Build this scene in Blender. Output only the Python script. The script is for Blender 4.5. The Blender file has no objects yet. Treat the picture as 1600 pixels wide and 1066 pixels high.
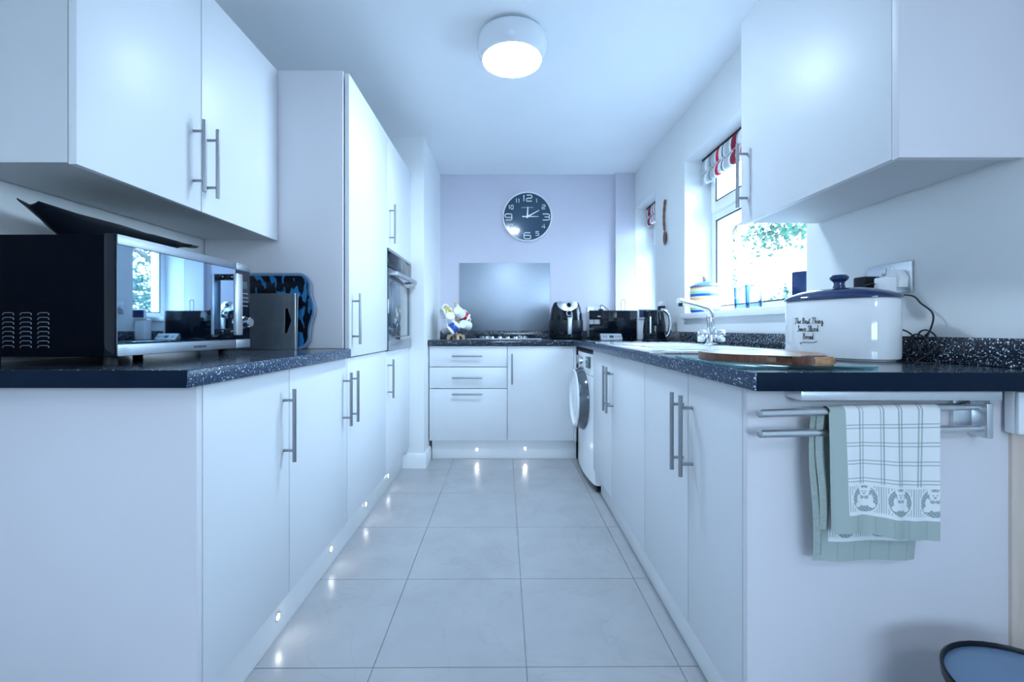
import bpy, bmesh, math, random
import numpy as np
from mathutils import Vector, Matrix

random.seed(7)
rng = np.random.default_rng(11)
sc = bpy.context.scene
C = sc.collection
PI = math.pi
H = 0.994                      # eye height

# ------------------------------------------------------------------ camera, sky, exposure
cam_data = bpy.data.cameras.new('camera')
cam_data.sensor_width = 36.0
cam_data.lens = 680 / 1600 * 36
cam_data.shift_x = 8.5 / 1600
cam_data.shift_y = -20.0 / 1600
cam_data.clip_start = 0.02
cam = bpy.data.objects.new('camera', cam_data)
cam.location = (0, 0, H)
cam.rotation_euler = (PI / 2, 0, 0)
C.objects.link(cam)
sc.camera = cam

sc.view_settings.view_transform = 'Standard'
sc.view_settings.look = 'None'
sc.view_settings.gamma = 1.0
sc.view_settings.use_curve_mapping = False
sc.view_settings.exposure = 1.0
sc.cycles.use_denoising = True
sc.cycles.max_bounces = 12
sc.cycles.diffuse_bounces = 8
sc.cycles.transparent_max_bounces = 16
sc.cycles.caustics_reflective = False
sc.cycles.caustics_refractive = False
sc.cycles.sample_clamp_indirect = 6.0

world = bpy.data.worlds.new('overcast_sky')
sc.world = world
world.use_nodes = True
wn = world.node_tree
wn.nodes.clear()
w_out = wn.nodes.new('ShaderNodeOutputWorld')
w_bg = wn.nodes.new('ShaderNodeBackground')
w_tc = wn.nodes.new('ShaderNodeTexCoord')
w_sep = wn.nodes.new('ShaderNodeSeparateXYZ')
w_rmp = wn.nodes.new('ShaderNodeValToRGB')
wn.links.new(w_tc.outputs['Generated'], w_sep.inputs[0])
wn.links.new(w_sep.outputs['Z'], w_rmp.inputs[0])
w_rmp.color_ramp.elements[0].color = (0.58, 0.79, 1.0, 1)
w_rmp.color_ramp.elements[1].color = (0.46, 0.72, 1.0, 1)
wn.links.new(w_rmp.outputs[0], w_bg.inputs['Color'])
w_bg.inputs['Strength'].default_value = 9.8
wn.links.new(w_bg.outputs[0], w_out.inputs[0])


def portal(name, loc, rot, sx, sy):
    l = bpy.data.lights.new(name, 'AREA')
    l.shape = 'RECTANGLE'; l.size = sx; l.size_y = sy
    l.cycles.is_portal = True
    o = bpy.data.objects.new(name, l)
    o.location = loc; o.rotation_euler = rot
    C.objects.link(o)


portal('window_portal', (1.42, 2.20, 1.57), (0, PI / 2, 0), 1.0, 1.12)
portal('window_portal', (1.42, 3.55, 1.57), (0, PI / 2, 0), 1.0, 0.52)
portal('fill_window_portal', (0.1, -2.74, 1.525), (PI / 2, 0, 0), 1.4, 0.95)  # guides sky light through the added rear window


# ------------------------------------------------------------------ materials
def lin(c):
    return tuple((x / 12.92 if x <= 0.04045 else ((x + 0.055) / 1.055) ** 2.4) for x in c)


def s255(r, g, b):
    return lin((r / 255, g / 255, b / 255))


MATS = {}


def mat(name, col, rough=0.5, metal=0.0, nscale=8.0, namt=0.04, bump=0.0, bscale=200.0, stretch=None,
        spec=0.5, coat=0.0, emis=None, estr=0.0):
    m = bpy.data.materials.new(name)
    m.use_nodes = True
    nt = m.node_tree
    b = nt.nodes['Principled BSDF']
    b.inputs['Roughness'].default_value = rough
    b.inputs['Metallic'].default_value = metal
    b.inputs['Specular IOR Level'].default_value = spec
    b.inputs['Coat Weight'].default_value = coat
    b.inputs['Coat Roughness'].default_value = 0.05
    tc = nt.nodes.new('ShaderNodeTexCoord')
    vec = tc.outputs['Object']
    if stretch:
        mp = nt.nodes.new('ShaderNodeMapping')
        mp.inputs['Scale'].default_value = stretch
        nt.links.new(vec, mp.inputs['Vector'])
        vec = mp.outputs['Vector']
    nz = nt.nodes.new('ShaderNodeTexNoise')
    nz.inputs['Scale'].default_value = nscale
    nz.inputs['Detail'].default_value = 4
    nt.links.new(vec, nz.inputs['Vector'])
    rp = nt.nodes.new('ShaderNodeValToRGB')
    rp.color_ramp.elements[0].position = 0.3
    rp.color_ramp.elements[1].position = 0.7
    lo = tuple(max(0, c * (1 - namt)) for c in col)
    hi = tuple(min(1, c * (1 + namt)) for c in col)
    rp.color_ramp.elements[0].color = (*lo, 1)
    rp.color_ramp.elements[1].color = (*hi, 1)
    nt.links.new(nz.outputs['Fac'], rp.inputs[0])
    nt.links.new(rp.outputs[0], b.inputs['Base Color'])
    if bump > 0:
        n2 = nt.nodes.new('ShaderNodeTexNoise')
        n2.inputs['Scale'].default_value = bscale
        nt.links.new(vec, n2.inputs['Vector'])
        bp = nt.nodes.new('ShaderNodeBump')
        bp.inputs['Strength'].default_value = bump
        bp.inputs['Distance'].default_value = 0.002
        nt.links.new(n2.outputs['Fac'], bp.inputs['Height'])
        nt.links.new(bp.outputs[0], b.inputs['Normal'])
    if emis:
        b.inputs['Emission Color'].default_value = (*emis, 1)
        b.inputs['Emission Strength'].default_value = estr
    MATS[name] = m
    return m


wall_m = mat('wall_paint', (0.79, 0.80, 0.80), 0.7, nscale=3, namt=0.02, bump=0.08, bscale=90)
backwall_m = mat('lilac_wall_paint', (0.62, 0.60, 0.68), 0.7, nscale=3, namt=0.02, bump=0.08, bscale=90)
ceil_m = mat('ceiling_paint', (0.87, 0.88, 0.90), 0.8, nscale=2, namt=0.015)
door_m = mat('white_door_laminate', (0.72, 0.735, 0.76), 0.42, nscale=2, namt=0.01)
panel_m = mat('white_panel_laminate', (0.72, 0.70, 0.73), 0.45, nscale=2, namt=0.015)
carc_m = mat('carcass_board', (0.62, 0.63, 0.64), 0.55, nscale=4, namt=0.03)
trim_m = mat('white_gloss_trim', (0.84, 0.85, 0.86), 0.3, namt=0.01)
upvc_m = mat('white_upvc', (0.85, 0.86, 0.87), 0.3, namt=0.01)
beige_m = mat('beige_board', (0.62, 0.52, 0.45), 0.6, nscale=6, namt=0.06, stretch=(8, 8, 1))
steel_m = mat('brushed_steel', (0.33, 0.34, 0.36), 0.33, 1.0, nscale=60, namt=0.08, stretch=(6, 6, 1))
bsteel_m = mat('bright_steel', (0.50, 0.52, 0.55), 0.38, 1.0, nscale=40, namt=0.06, stretch=(1, 1, 30))
mwtrim_m = mat('satin_trim_steel', (0.30, 0.33, 0.37), 0.42, 1.0, nscale=40, namt=0.06, stretch=(1, 1, 30))
splash_m = mat('splashback_steel', (0.36, 0.40, 0.46), 0.46, 1.0, nscale=30, namt=0.06, stretch=(1, 1, 25))
chrome_m = mat('chrome', (0.80, 0.82, 0.85), 0.08, 1.0, namt=0.01)
alu_m = mat('satin_aluminium', (0.72, 0.75, 0.78), 0.35, 1.0, nscale=30, namt=0.03)
black_m = mat('black_plastic', (0.005, 0.008, 0.014), 0.4, spec=0.25, nscale=10, namt=0.15)
blackg_m = mat('black_gloss', (0.004, 0.007, 0.014), 0.07, nscale=10, namt=0.1, spec=0.35)
mwside_m = mat('black_painted_metal', (0.0022, 0.0035, 0.0075), 0.55, spec=0.03, nscale=80, namt=0.2, bump=0.05, bscale=500)
mirror_m = mat('mirror_black_glass', (0.42, 0.56, 0.70), 0.02, 1.0, namt=0.02)
ovglass_m = mat('oven_glass', (0.05, 0.07, 0.09), 0.03, nscale=4, namt=0.1, spec=1.0, coat=1.0)
rubber_m = mat('dark_rubber', (0.012, 0.014, 0.02), 0.6, namt=0.1)
whiteg_m = mat('white_ceramic', (0.86, 0.87, 0.88), 0.08, namt=0.01, coat=0.3)
appl_m = mat('white_appliance_enamel', (0.84, 0.86, 0.88), 0.18, namt=0.01)
navy_m = mat('navy_glaze', (0.012, 0.035, 0.12), 0.08, nscale=5, namt=0.2, coat=0.5)
ink_m = mat('black_ink', (0.01, 0.01, 0.015), 0.5, namt=0.05)
clockface_m = mat('clock_face', (0.012, 0.055, 0.11), 0.12, nscale=3, namt=0.1, coat=0.6)
numeral_m = mat('white_numeral', (0.86, 0.88, 0.90), 0.4, namt=0.01)
pink_m = mat('salmon_knob', (0.75, 0.42, 0.30), 0.3, namt=0.05)
grey_m = mat('grey_plastic', (0.30, 0.33, 0.37), 0.45, namt=0.04)
binblue_m = mat('blue_grey_plastic', (0.16, 0.26, 0.40), 0.35, nscale=4, namt=0.05)
darkgrey_m = mat('dark_grey_metal', (0.17, 0.20, 0.235), 0.42, 0.4, nscale=25, namt=0.1)
lcd_m = mat('lcd_screen', (0.05, 0.09, 0.09), 0.2, namt=0.1)
leaf_m = mat('green_leaf', (0.018, 0.085, 0.05), 0.6, nscale=3, namt=0.5)
hedge_m = mat('hedge_leaf', (0.02, 0.075, 0.06), 0.6, nscale=3, namt=0.5)
bark_m = mat('bark', (0.12, 0.09, 0.07), 0.9, nscale=20, namt=0.3, bump=0.5, bscale=40)
ground_m = mat('neutral_bounce_ground', (0.40, 0.41, 0.43), 0.9, nscale=6, namt=0.15, bump=0.3, bscale=80)  # unseen ground, grey instead of grass to keep green bounce out
brick_m = mat('pale_render', (0.62, 0.62, 0.62), 0.8, nscale=6, namt=0.08)
roof_m = mat('slate_roof', (0.22, 0.23, 0.26), 0.7, nscale=12, namt=0.2)
red_m = mat('red_glaze', (0.50, 0.02, 0.03), 0.12, nscale=30, namt=0.4)
yellow_m = mat('yellow_glaze', (0.75, 0.50, 0.06), 0.2, namt=0.1)
bluepat_m = mat('blue_glaze', (0.03, 0.08, 0.35), 0.2, namt=0.3, nscale=60)
lamp_em = mat('lamp_diffuser', (0.9, 0.9, 0.9), 0.4, emis=(0.60, 0.80, 1.0), estr=62.0)
added_lamp_em = mat('added_lamp_diffuser', (0.9, 0.9, 0.9), 0.4, emis=(0.84, 0.86, 1.0), estr=30.0)  # cool white glow of the fill lamp added behind the camera
spot_em = mat('plinth_spot_lens', (0.9, 0.9, 0.9), 0.3, emis=(1.0, 0.98, 0.95), estr=40.0)
lampbody_m = mat('lamp_white_body', (0.80, 0.82, 0.85), 0.15, namt=0.01)


def wood(name, c1, c2, scale=18, rough=0.4, stretch=(1, 1, 8)):
    m = bpy.data.materials.new(name); m.use_nodes = True
    nt = m.node_tree; b = nt.nodes['Principled BSDF']
    tc = nt.nodes.new('ShaderNodeTexCoord'); mp = nt.nodes.new('ShaderNodeMapping')
    mp.inputs['Scale'].default_value = stretch
    nz = nt.nodes.new('ShaderNodeTexNoise'); nz.inputs['Scale'].default_value = scale; nz.inputs['Detail'].default_value = 6
    rp = nt.nodes.new('ShaderNodeValToRGB')
    rp.color_ramp.elements[0].position = 0.35; rp.color_ramp.elements[1].position = 0.65
    rp.color_ramp.elements[0].color = (*c1, 1); rp.color_ramp.elements[1].color = (*c2, 1)
    nt.links.new(tc.outputs['Object'], mp.inputs[0]); nt.links.new(mp.outputs[0], nz.inputs['Vector'])
    nt.links.new(nz.outputs['Fac'], rp.inputs[0]); nt.links.new(rp.outputs[0], b.inputs['Base Color'])
    b.inputs['Roughness'].default_value = rough
    return m


spoon_m = wood('spoon_wood', (0.14, 0.055, 0.03), (0.22, 0.10, 0.055), 30)
pine_m = wood('pale_wood', (0.55, 0.38, 0.22), (0.66, 0.48, 0.30), 30)
walnut_m = wood('walnut', (0.10, 0.035, 0.02), (0.19, 0.075, 0.04), 20, 0.3, (2, 14, 2))
oak_m = wood('light_oak', (0.42, 0.22, 0.11), (0.56, 0.31, 0.17), 20, 0.3, (2, 14, 2))


def speckle(name, base, rough):
    m = bpy.data.materials.new(name); m.use_nodes = True
    nt = m.node_tree; b = nt.nodes['Principled BSDF']
    tc = nt.nodes.new('ShaderNodeTexCoord')
    last = None
    for sc_, thr, size in ((190, 0.66, 0.44), (470, 0.70, 0.46)):
        vo = nt.nodes.new('ShaderNodeTexVoronoi'); vo.inputs['Scale'].default_value = sc_
        nt.links.new(tc.outputs['Object'], vo.inputs['Vector'])
        sp = nt.nodes.new('ShaderNodeSeparateColor'); nt.links.new(vo.outputs['Color'], sp.inputs[0])
        g1 = nt.nodes.new('ShaderNodeMath'); g1.operation = 'GREATER_THAN'; g1.inputs[1].default_value = thr
        nt.links.new(sp.outputs[0], g1.inputs[0])
        rad = nt.nodes.new('ShaderNodeMath'); rad.operation = 'MULTIPLY'; rad.inputs[1].default_value = size
        nt.links.new(sp.outputs[1], rad.inputs[0])
        g2 = nt.nodes.new('ShaderNodeMath'); g2.operation = 'LESS_THAN'
        nt.links.new(vo.outputs['Distance'], g2.inputs[0]); nt.links.new(rad.outputs[0], g2.inputs[1])
        mu = nt.nodes.new('ShaderNodeMath'); mu.operation = 'MULTIPLY'
        nt.links.new(g1.outputs[0], mu.inputs[0]); nt.links.new(g2.outputs[0], mu.inputs[1])
        if last is None:
            last = mu
        else:
            mx = nt.nodes.new('ShaderNodeMath'); mx.operation = 'MAXIMUM'
            nt.links.new(last.outputs[0], mx.inputs[0]); nt.links.new(mu.outputs[0], mx.inputs[1]); last = mx
    mix = nt.nodes.new('ShaderNodeMix'); mix.data_type = 'RGBA'
    mix.inputs['A'].default_value = (*base, 1); mix.inputs['B'].default_value = (0.66, 0.74, 0.82, 1)
    nt.links.new(last.outputs[0], mix.inputs['Factor'])
    nt.links.new(mix.outputs['Result'], b.inputs['Base Color'])
    b.inputs['Roughness'].default_value = rough
    return m


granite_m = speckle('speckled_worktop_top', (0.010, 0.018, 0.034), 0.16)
granedge_sheen_m = speckle('speckled_worktop_edge_sheen', (0.008, 0.036, 0.088), 0.32)  # blue gloss reflection on the side edges put into the base colour
endcap_m = mat('dark_worktop_edging', (0.004, 0.013, 0.030), 0.45, spec=0.08, nscale=30, namt=0.1)


def tile_mat():
    m = bpy.data.materials.new('floor_tile_porcelain'); m.use_nodes = True
    nt = m.node_tree; b = nt.nodes['Principled BSDF']
    tc = nt.nodes.new('ShaderNodeTexCoord')
    nz = nt.nodes.new('ShaderNodeTexNoise'); nz.inputs['Scale'].default_value = 4.5; nz.inputs['Detail'].default_value = 9
    nz.inputs['Roughness'].default_value = 0.62
    nt.links.new(tc.outputs['Object'], nz.inputs['Vector'])
    rp = nt.nodes.new('ShaderNodeValToRGB')
    rp.color_ramp.elements[0].position = 0.25; rp.color_ramp.elements[1].position = 0.75
    rp.color_ramp.elements[0].color = (0.39, 0.39, 0.40, 1); rp.color_ramp.elements[1].color = (0.46, 0.46, 0.47, 1)
    nt.links.new(nz.outputs['Fac'], rp.inputs[0])
    n2 = nt.nodes.new('ShaderNodeTexNoise'); n2.inputs['Scale'].default_value = 2.2; n2.inputs['Detail'].default_value = 8
    n2.inputs['Distortion'].default_value = 1.5
    nt.links.new(tc.outputs['Object'], n2.inputs['Vector'])
    vr = nt.nodes.new('ShaderNodeValToRGB')
    e = vr.color_ramp.elements
    e[0].position = 0.488; e[0].color = (1, 1, 1, 1)
    e[1].position = 0.512; e[1].color = (1, 1, 1, 1)
    k = e.new(0.5); k.color = (0.95, 0.945, 0.945, 1)
    nt.links.new(n2.outputs['Fac'], vr.inputs[0])
    mul = nt.nodes.new('ShaderNodeMix'); mul.data_type = 'RGBA'; mul.blend_type = 'MULTIPLY'
    mul.inputs['Factor'].default_value = 1.0
    nt.links.new(rp.outputs[0], mul.inputs['A']); nt.links.new(vr.outputs[0], mul.inputs['B'])
    nt.links.new(mul.outputs['Result'], b.inputs['Base Color'])
    b.inputs['Roughness'].default_value = 0.27
    return m


tile_m = tile_mat()
grout_m = mat('grout', (0.34, 0.34, 0.36), 0.9, nscale=80, namt=0.1)


def pane_mat(name, tint, refl=0.06):
    m = bpy.data.materials.new(name); m.use_nodes = True
    nt = m.node_tree; nt.nodes.clear()
    out = nt.nodes.new('ShaderNodeOutputMaterial')
    tr = nt.nodes.new('ShaderNodeBsdfTransparent'); tr.inputs[0].default_value = (*tint, 1)
    gl = nt.nodes.new('ShaderNodeBsdfGlossy'); gl.inputs['Roughness'].default_value = 0.02
    lw = nt.nodes.new('ShaderNodeLayerWeight'); lw.inputs['Blend'].default_value = 0.5
    pw = nt.nodes.new('ShaderNodeMath'); pw.operation = 'POWER'; pw.inputs[1].default_value = 5.0
    nt.links.new(lw.outputs['Facing'], pw.inputs[0])
    ad = nt.nodes.new('ShaderNodeMath'); ad.operation = 'MULTIPLY_ADD'
    ad.inputs[1].default_value = 0.90; ad.inputs[2].default_value = refl * 0.5
    nt.links.new(pw.outputs[0], ad.inputs[0])
    mx = nt.nodes.new('ShaderNodeMixShader')
    nt.links.new(ad.outputs[0], mx.inputs[0]); nt.links.new(tr.outputs[0], mx.inputs[1]); nt.links.new(gl.outputs[0], mx.inputs[2])
    nt.links.new(mx.outputs[0], out.inputs[0])
    return m


glass_m = pane_mat('window_glass', (0.97, 0.99, 1.0))
tumbler_m = pane_mat('tumbler_glass', (0.9, 0.95, 0.98), 0.10)
_n = tumbler_m.node_tree
_lw = [n for n in _n.nodes if n.bl_idname == 'ShaderNodeLayerWeight'][0]
_tr = [n for n in _n.nodes if n.bl_idname == 'ShaderNodeBsdfTransparent'][0]
_rp = _n.nodes.new('ShaderNodeValToRGB')
_rp.color_ramp.elements[0].position = 0.2; _rp.color_ramp.elements[0].color = (0.74, 0.84, 0.93, 1)
_rp.color_ramp.elements[1].position = 0.75; _rp.color_ramp.elements[1].color = (0.16, 0.30, 0.46, 1)
_n.links.new(_lw.outputs['Facing'], _rp.inputs[0]); _n.links.new(_rp.outputs[0], _tr.inputs[0])
saver_m = pane_mat('green_tinted_glass', (0.45, 0.72, 0.76))


def stripe_ramp(m, axis, period, stops, offset=0.0, rough=0.8, coord='Object'):
    nt = m.node_tree; b = nt.nodes['Principled BSDF']
    tc = nt.nodes.new('ShaderNodeTexCoord'); sp = nt.nodes.new('ShaderNodeSeparateXYZ')
    nt.links.new(tc.outputs[coord], sp.inputs[0])
    a = nt.nodes.new('ShaderNodeMath'); a.operation = 'ADD'; a.inputs[1].default_value = offset
    nt.links.new(sp.outputs[axis], a.inputs[0])
    d = nt.nodes.new('ShaderNodeMath'); d.operation = 'DIVIDE'; d.inputs[1].default_value = period
    nt.links.new(a.outputs[0], d.inputs[0])
    fr = nt.nodes.new('ShaderNodeMath'); fr.operation = 'FRACT'
    nt.links.new(d.outputs[0], fr.inputs[0])
    rp = nt.nodes.new('ShaderNodeValToRGB'); rp.color_ramp.interpolation = 'CONSTANT'
    e = rp.color_ramp.elements
    e[0].position = stops[0][0]; e[0].color = (*stops[0][1], 1)
    e[1].position = stops[1][0]; e[1].color = (*stops[1][1], 1)
    for p, c in stops[2:]:
        k = e.new(p); k.color = (*c, 1)
    nt.links.new(fr.outputs[0], rp.inputs[0]); nt.links.new(rp.outputs[0], b.inputs['Base Color'])
    b.inputs['Roughness'].default_value = rough


Wc, Gc, Dc, Rc, Bc = (0.80, 0.82, 0.83), (0.45, 0.50, 0.53), (0.06, 0.09, 0.11), (0.62, 0.015, 0.04), (0.26, 0.008, 0.035)
blind_m = bpy.data.materials.new('striped_blind_cloth'); blind_m.use_nodes = True
stripe_ramp(blind_m, 'Y', 0.52, [(0, Bc), (0.10, Wc), (0.14, Gc), (0.24, Wc), (0.27, Dc), (0.295, Wc), (0.37, Rc), (0.44, Wc), (0.47, Gc),
                                 (0.56, Dc), (0.58, Gc), (0.64, Wc), (0.70, Gc), (0.80, Dc), (0.815, Wc), (0.87, Rc), (0.90, Wc), (0.96, Gc)], offset=0.40)
jar_m = bpy.data.materials.new('striped_jar_glaze'); jar_m.use_nodes = True
jw, jo, jg, jb, jy = (0.80, 0.78, 0.62), (0.80, 0.48, 0.22), (0.30, 0.62, 0.38), (0.02, 0.09, 0.45), (0.78, 0.74, 0.42)
stripe_ramp(jar_m, 'Z', 0.2, [(0, jb), (0.07, jg), (0.13, jw), (0.28, jy), (0.36, jo), (0.44, jw), (0.47, jb), (0.55, jg), (0.62, jy), (0.70, jo), (0.76, jw)], rough=0.1)
tray_m = bpy.data.materials.new('blue_black_tray'); tray_m.use_nodes = True
_nt = tray_m.node_tree; _tc = _nt.nodes.new('ShaderNodeTexCoord'); _nz = _nt.nodes.new('ShaderNodeTexNoise')
_mp = _nt.nodes.new('ShaderNodeMapping'); _mp.inputs['Scale'].default_value = (1, 1, 0.45)
_nz.inputs['Scale'].default_value = 26; _rp = _nt.nodes.new('ShaderNodeValToRGB'); _rp.color_ramp.interpolation = 'EASE'
_rp.color_ramp.elements[0].position = 0.54; _rp.color_ramp.elements[0].color = (0.006, 0.010, 0.02, 1)
_rp.color_ramp.elements[1].position = 0.57; _rp.color_ramp.elements[1].color = (0.03, 0.22, 0.50, 1)
_nt.links.new(_tc.outputs['Object'], _mp.inputs[0]); _nt.links.new(_mp.outputs[0], _nz.inputs['Vector'])
_nt.links.new(_nz.outputs['Fac'], _rp.inputs[0])
_nt.links.new(_rp.outputs[0], _nt.nodes['Principled BSDF'].inputs['Base Color'])
_nt.nodes['Principled BSDF'].inputs['Roughness'].default_value = 0.25
towel_m = bpy.data.materials.new('tea_towel_cotton'); towel_m.use_nodes = True
_nt = towel_m.node_tree; _at = _nt.nodes.new('ShaderNodeAttribute'); _at.attribute_name = 'print'
_b = _nt.nodes['Principled BSDF']; _nt.links.new(_at.outputs['Color'], _b.inputs['Base Color']); _b.inputs['Roughness'].default_value = 0.9
_w = _nt.nodes.new('ShaderNodeTexNoise'); _w.inputs['Scale'].default_value = 600
_bp = _nt.nodes.new('ShaderNodeBump'); _bp.inputs['Strength'].default_value = 0.25; _bp.inputs['Distance'].default_value = 0.001
_nt.links.new(_w.outputs['Fac'], _bp.inputs['Height']); _nt.links.new(_bp.outputs[0], _b.inputs['Normal'])


# ------------------------------------------------------------------ building helpers
class MB:
    def __init__(s):
        s.bm = bmesh.new()

    def _mark(s):
        return set(s.bm.verts)

    def box(s, a, b, bev=0.0, M=None, seg=2):
        x0, y0, z0 = (min(a[i], b[i]) for i in range(3))
        x1, y1, z1 = (max(a[i], b[i]) for i in range(3))
        t = bmesh.new()
        bmesh.ops.create_cube(t, size=1.0, matrix=Matrix.Translation(((x0 + x1) / 2, (y0 + y1) / 2, (z0 + z1) / 2)) @ Matrix.Diagonal((x1 - x0, y1 - y0, z1 - z0, 1)))
        if bev > 0:
            bmesh.ops.bevel(t, geom=t.edges[:], offset=bev, segments=seg, affect='EDGES', profile=0.5)
        s._merge(t, M)
        return s

    def _merge(s, t, M=None):
        if M is not None:
            bmesh.ops.transform(t, matrix=M, verts=t.verts[:])
        mp = {}
        for v in t.verts:
            mp[v] = s.bm.verts.new(v.co)
        for f in t.faces:
            try:
                s.bm.faces.new([mp[v] for v in f.verts])
            except ValueError:
                pass
        t.free()

    def cyl(s, p0, p1, r0, r1=None, n=20):
        r1 = r0 if r1 is None else r1
        return s.tube([p0, p1], [r0, r1], n)

    def tube(s, pts, r, n=10, caps=True, closed=False):
        pts = [Vector(p) for p in pts]
        N = len(pts)
        rs = r if isinstance(r, (list, tuple)) else [r] * N
        tang = []
        for i in range(N):
            if closed:
                t = pts[(i + 1) % N] - pts[i - 1]
            else:
                t = pts[min(i + 1, N - 1)] - pts[max(i - 1, 0)]
            tang.append(t.normalized())
        up = Vector((0, 0, 1)) if abs(tang[0].z) < 0.9 else Vector((1, 0, 0))
        u = tang[0].cross(up).normalized()
        rings = []
        for i in range(N):
            u = (u - tang[i] * u.dot(tang[i])).normalized()
            w = tang[i].cross(u)
            rings.append([s.bm.verts.new(pts[i] + (u * math.cos(2 * PI * k / n) + w * math.sin(2 * PI * k / n)) * rs[i]) for k in range(n)])
        for i in range(N if closed else N - 1):
            A, B = rings[i], rings[(i + 1) % N]
            for k in range(n):
                s.bm.faces.new((A[k], A[(k + 1) % n], B[(k + 1) % n], B[k]))
        if caps and not closed:
            s.bm.faces.new(rings[0][::-1]); s.bm.faces.new(rings[-1])
        return s

    def lathe(s, prof, M=None, n=32, sx=1.0, sy=1.0):
        t = bmesh.new()
        rings = []
        for r, z in prof:
            if r <= 1e-6:
                rings.append([t.verts.new((0, 0, z))])
            else:
                rings.append([t.verts.new((r * math.cos(2 * PI * k / n) * sx, r * math.sin(2 * PI * k / n) * sy, z)) for k in range(n)])
        for A, B in zip(rings, rings[1:]):
            for k in range(n):
                k2 = (k + 1) % n
                if len(A) == 1 and len(B) == 1:
                    continue
                if len(A) == 1:
                    t.faces.new((A[0], B[k2], B[k]))
                elif len(B) == 1:
                    t.faces.new((A[k], A[k2], B[0]))
                else:
                    t.faces.new((A[k], A[k2], B[k2], B[k]))
        s._merge(t, M)
        return s

    def prism(s, poly, h0, h1, M=None):
        """poly in the xy plane, extruded along z from h0 to h1"""
        t = bmesh.new()
        a = [t.verts.new((p[0], p[1], h0)) for p in poly]
        b = [t.verts.new((p[0], p[1], h1)) for p in poly]
        n = len(poly)
        t.faces.new(a[::-1]); t.faces.new(b)
        for k in range(n):
            t.faces.new((a[k], a[(k + 1) % n], b[(k + 1) % n], b[k]))
        s._merge(t, M)
        return s

    def loft(s, rings, closed_ring=True, caps=True):
        R = [[s.bm.verts.new(p) for p in ring] for ring in rings]
        n = len(R[0])
        for A, B in zip(R, R[1:]):
            for k in range(n if closed_ring else n - 1):
                s.bm.faces.new((A[k], A[(k + 1) % n], B[(k + 1) % n], B[k]))
        if caps and closed_ring:
            s.bm.faces.new(R[0][::-1]); s.bm.faces.new(R[-1])
        return s

    def build(s, name, m, parent=None, angle=35, loc=None):
        bmesh.ops.recalc_face_normals(s.bm, faces=s.bm.faces[:])
        base = Vector((0, 0, 0))
        if parent is not None:
            base = root_loc(parent)
        elif loc is not None:
            base = Vector(loc)
        if base.length > 0:
            bmesh.ops.translate(s.bm, verts=s.bm.verts[:], vec=-base)
        me = bpy.data.meshes.new(name)
        s.bm.to_mesh(me); s.bm.free()
        me.materials.append(m)
        me.shade_smooth()
        me.set_sharp_from_angle(angle=math.radians(angle))
        o = bpy.data.objects.new(name, me)
        C.objects.link(o)
        if parent is not None:
            o.parent = parent
        elif loc is not None:
            o.location = loc
        return o


def root_loc(o):
    while o.parent is not None:
        o = o.parent
    return Vector(o.location)


def thing(name, label, cat, loc=(0, 0, 0), group=None):
    o = bpy.data.objects.new(name, None)
    o.empty_display_size = 0.05
    o.location = loc
    o['label'] = label; o['category'] = cat
    if group:
        o['group'] = group
    C.objects.link(o)
    return o


def tag(o, label, cat, group=None):
    o['label'] = label; o['category'] = cat
    if group:
        o['group'] = group
    return o


def struct(o):
    o['kind'] = 'structure'
    return o


def bx(name, m, parent, a, b, bev=0.0015, M=None):
    return MB().box(a, b, bev, M).build(name, m, parent)


def T(x, y, z):
    return Matrix.Translation((x, y, z))


def R(a, ax):
    return Matrix.Rotation(a, 4, ax)


def arc(cx, cy, r, a0, a1, n):
    return [(cx + r * math.cos(a0 + (a1 - a0) * i / n), cy + r * math.sin(a0 + (a1 - a0) * i / n)) for i in range(n + 1)]


def rrect(x0, y0, x1, y1, r, n=6):
    p = []
    for cx, cy, a in ((x1 - r, y0 + r, -PI / 2), (x1 - r, y1 - r, 0), (x0 + r, y1 - r, PI / 2), (x0 + r, y0 + r, PI)):
        p += arc(cx, cy, r, a, a + PI / 2, n)
    return p


# ------------------------------------------------------------------ room shell
XL, XR, YB, YR, ZC = -1.306, 1.13, 3.86, -2.6, 2.359

floor = MB().box((XL - 0.2, YR - 0.2, -0.12), (XR + 0.3, YB + 0.2, -0.004)).build('floor', grout_m)
struct(floor)
TS, ang = 0.449, math.radians(0.35)
ox, oy = -0.3906, 1.274
ca, sa = math.cos(ang), math.sin(ang)
for i in range(-4, 6):
    for j in range(-10, 8):
        t = bmesh.new()
        g = 0.0013
        bmesh.ops.create_cube(t, size=1.0, matrix=T(0, 0, -0.002) @ Matrix.Diagonal((TS - 2 * g, TS - 2 * g, 0.004, 1)))
        bmesh.ops.bevel(t, geom=[e for e in t.edges if all(v.co.z > -0.001 for v in e.verts)], offset=0.0008, segments=1, affect='EDGES')
        u, v = (i + 0.5) * TS, (j + 0.5) * TS
        cx, cy = ox + u * ca - v * sa, oy + u * sa + v * ca
        bmesh.ops.transform(t, matrix=T(cx, cy, 0) @ R(ang, 'Z'), verts=t.verts[:])
        for co, no in (((XL, 0, 0), (-1, 0, 0)), ((XR, 0, 0), (1, 0, 0)), ((0, YB, 0), (0, 1, 0)), ((0, YR, 0), (0, -1, 0))):
            r = bmesh.ops.bisect_plane(t, geom=t.verts[:] + t.edges[:] + t.faces[:], plane_co=co, plane_no=no, clear_outer=True)
            ed = [e for e in r['geom_cut'] if isinstance(e, bmesh.types.BMEdge)]
            if ed:
                bmesh.ops.holes_fill(t, edges=ed)
        if len(t.faces) < 4:
            t.free(); continue
        mb = MB(); mb._merge(t)
        mb.build('tile', tile_m, floor, 20)

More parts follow.
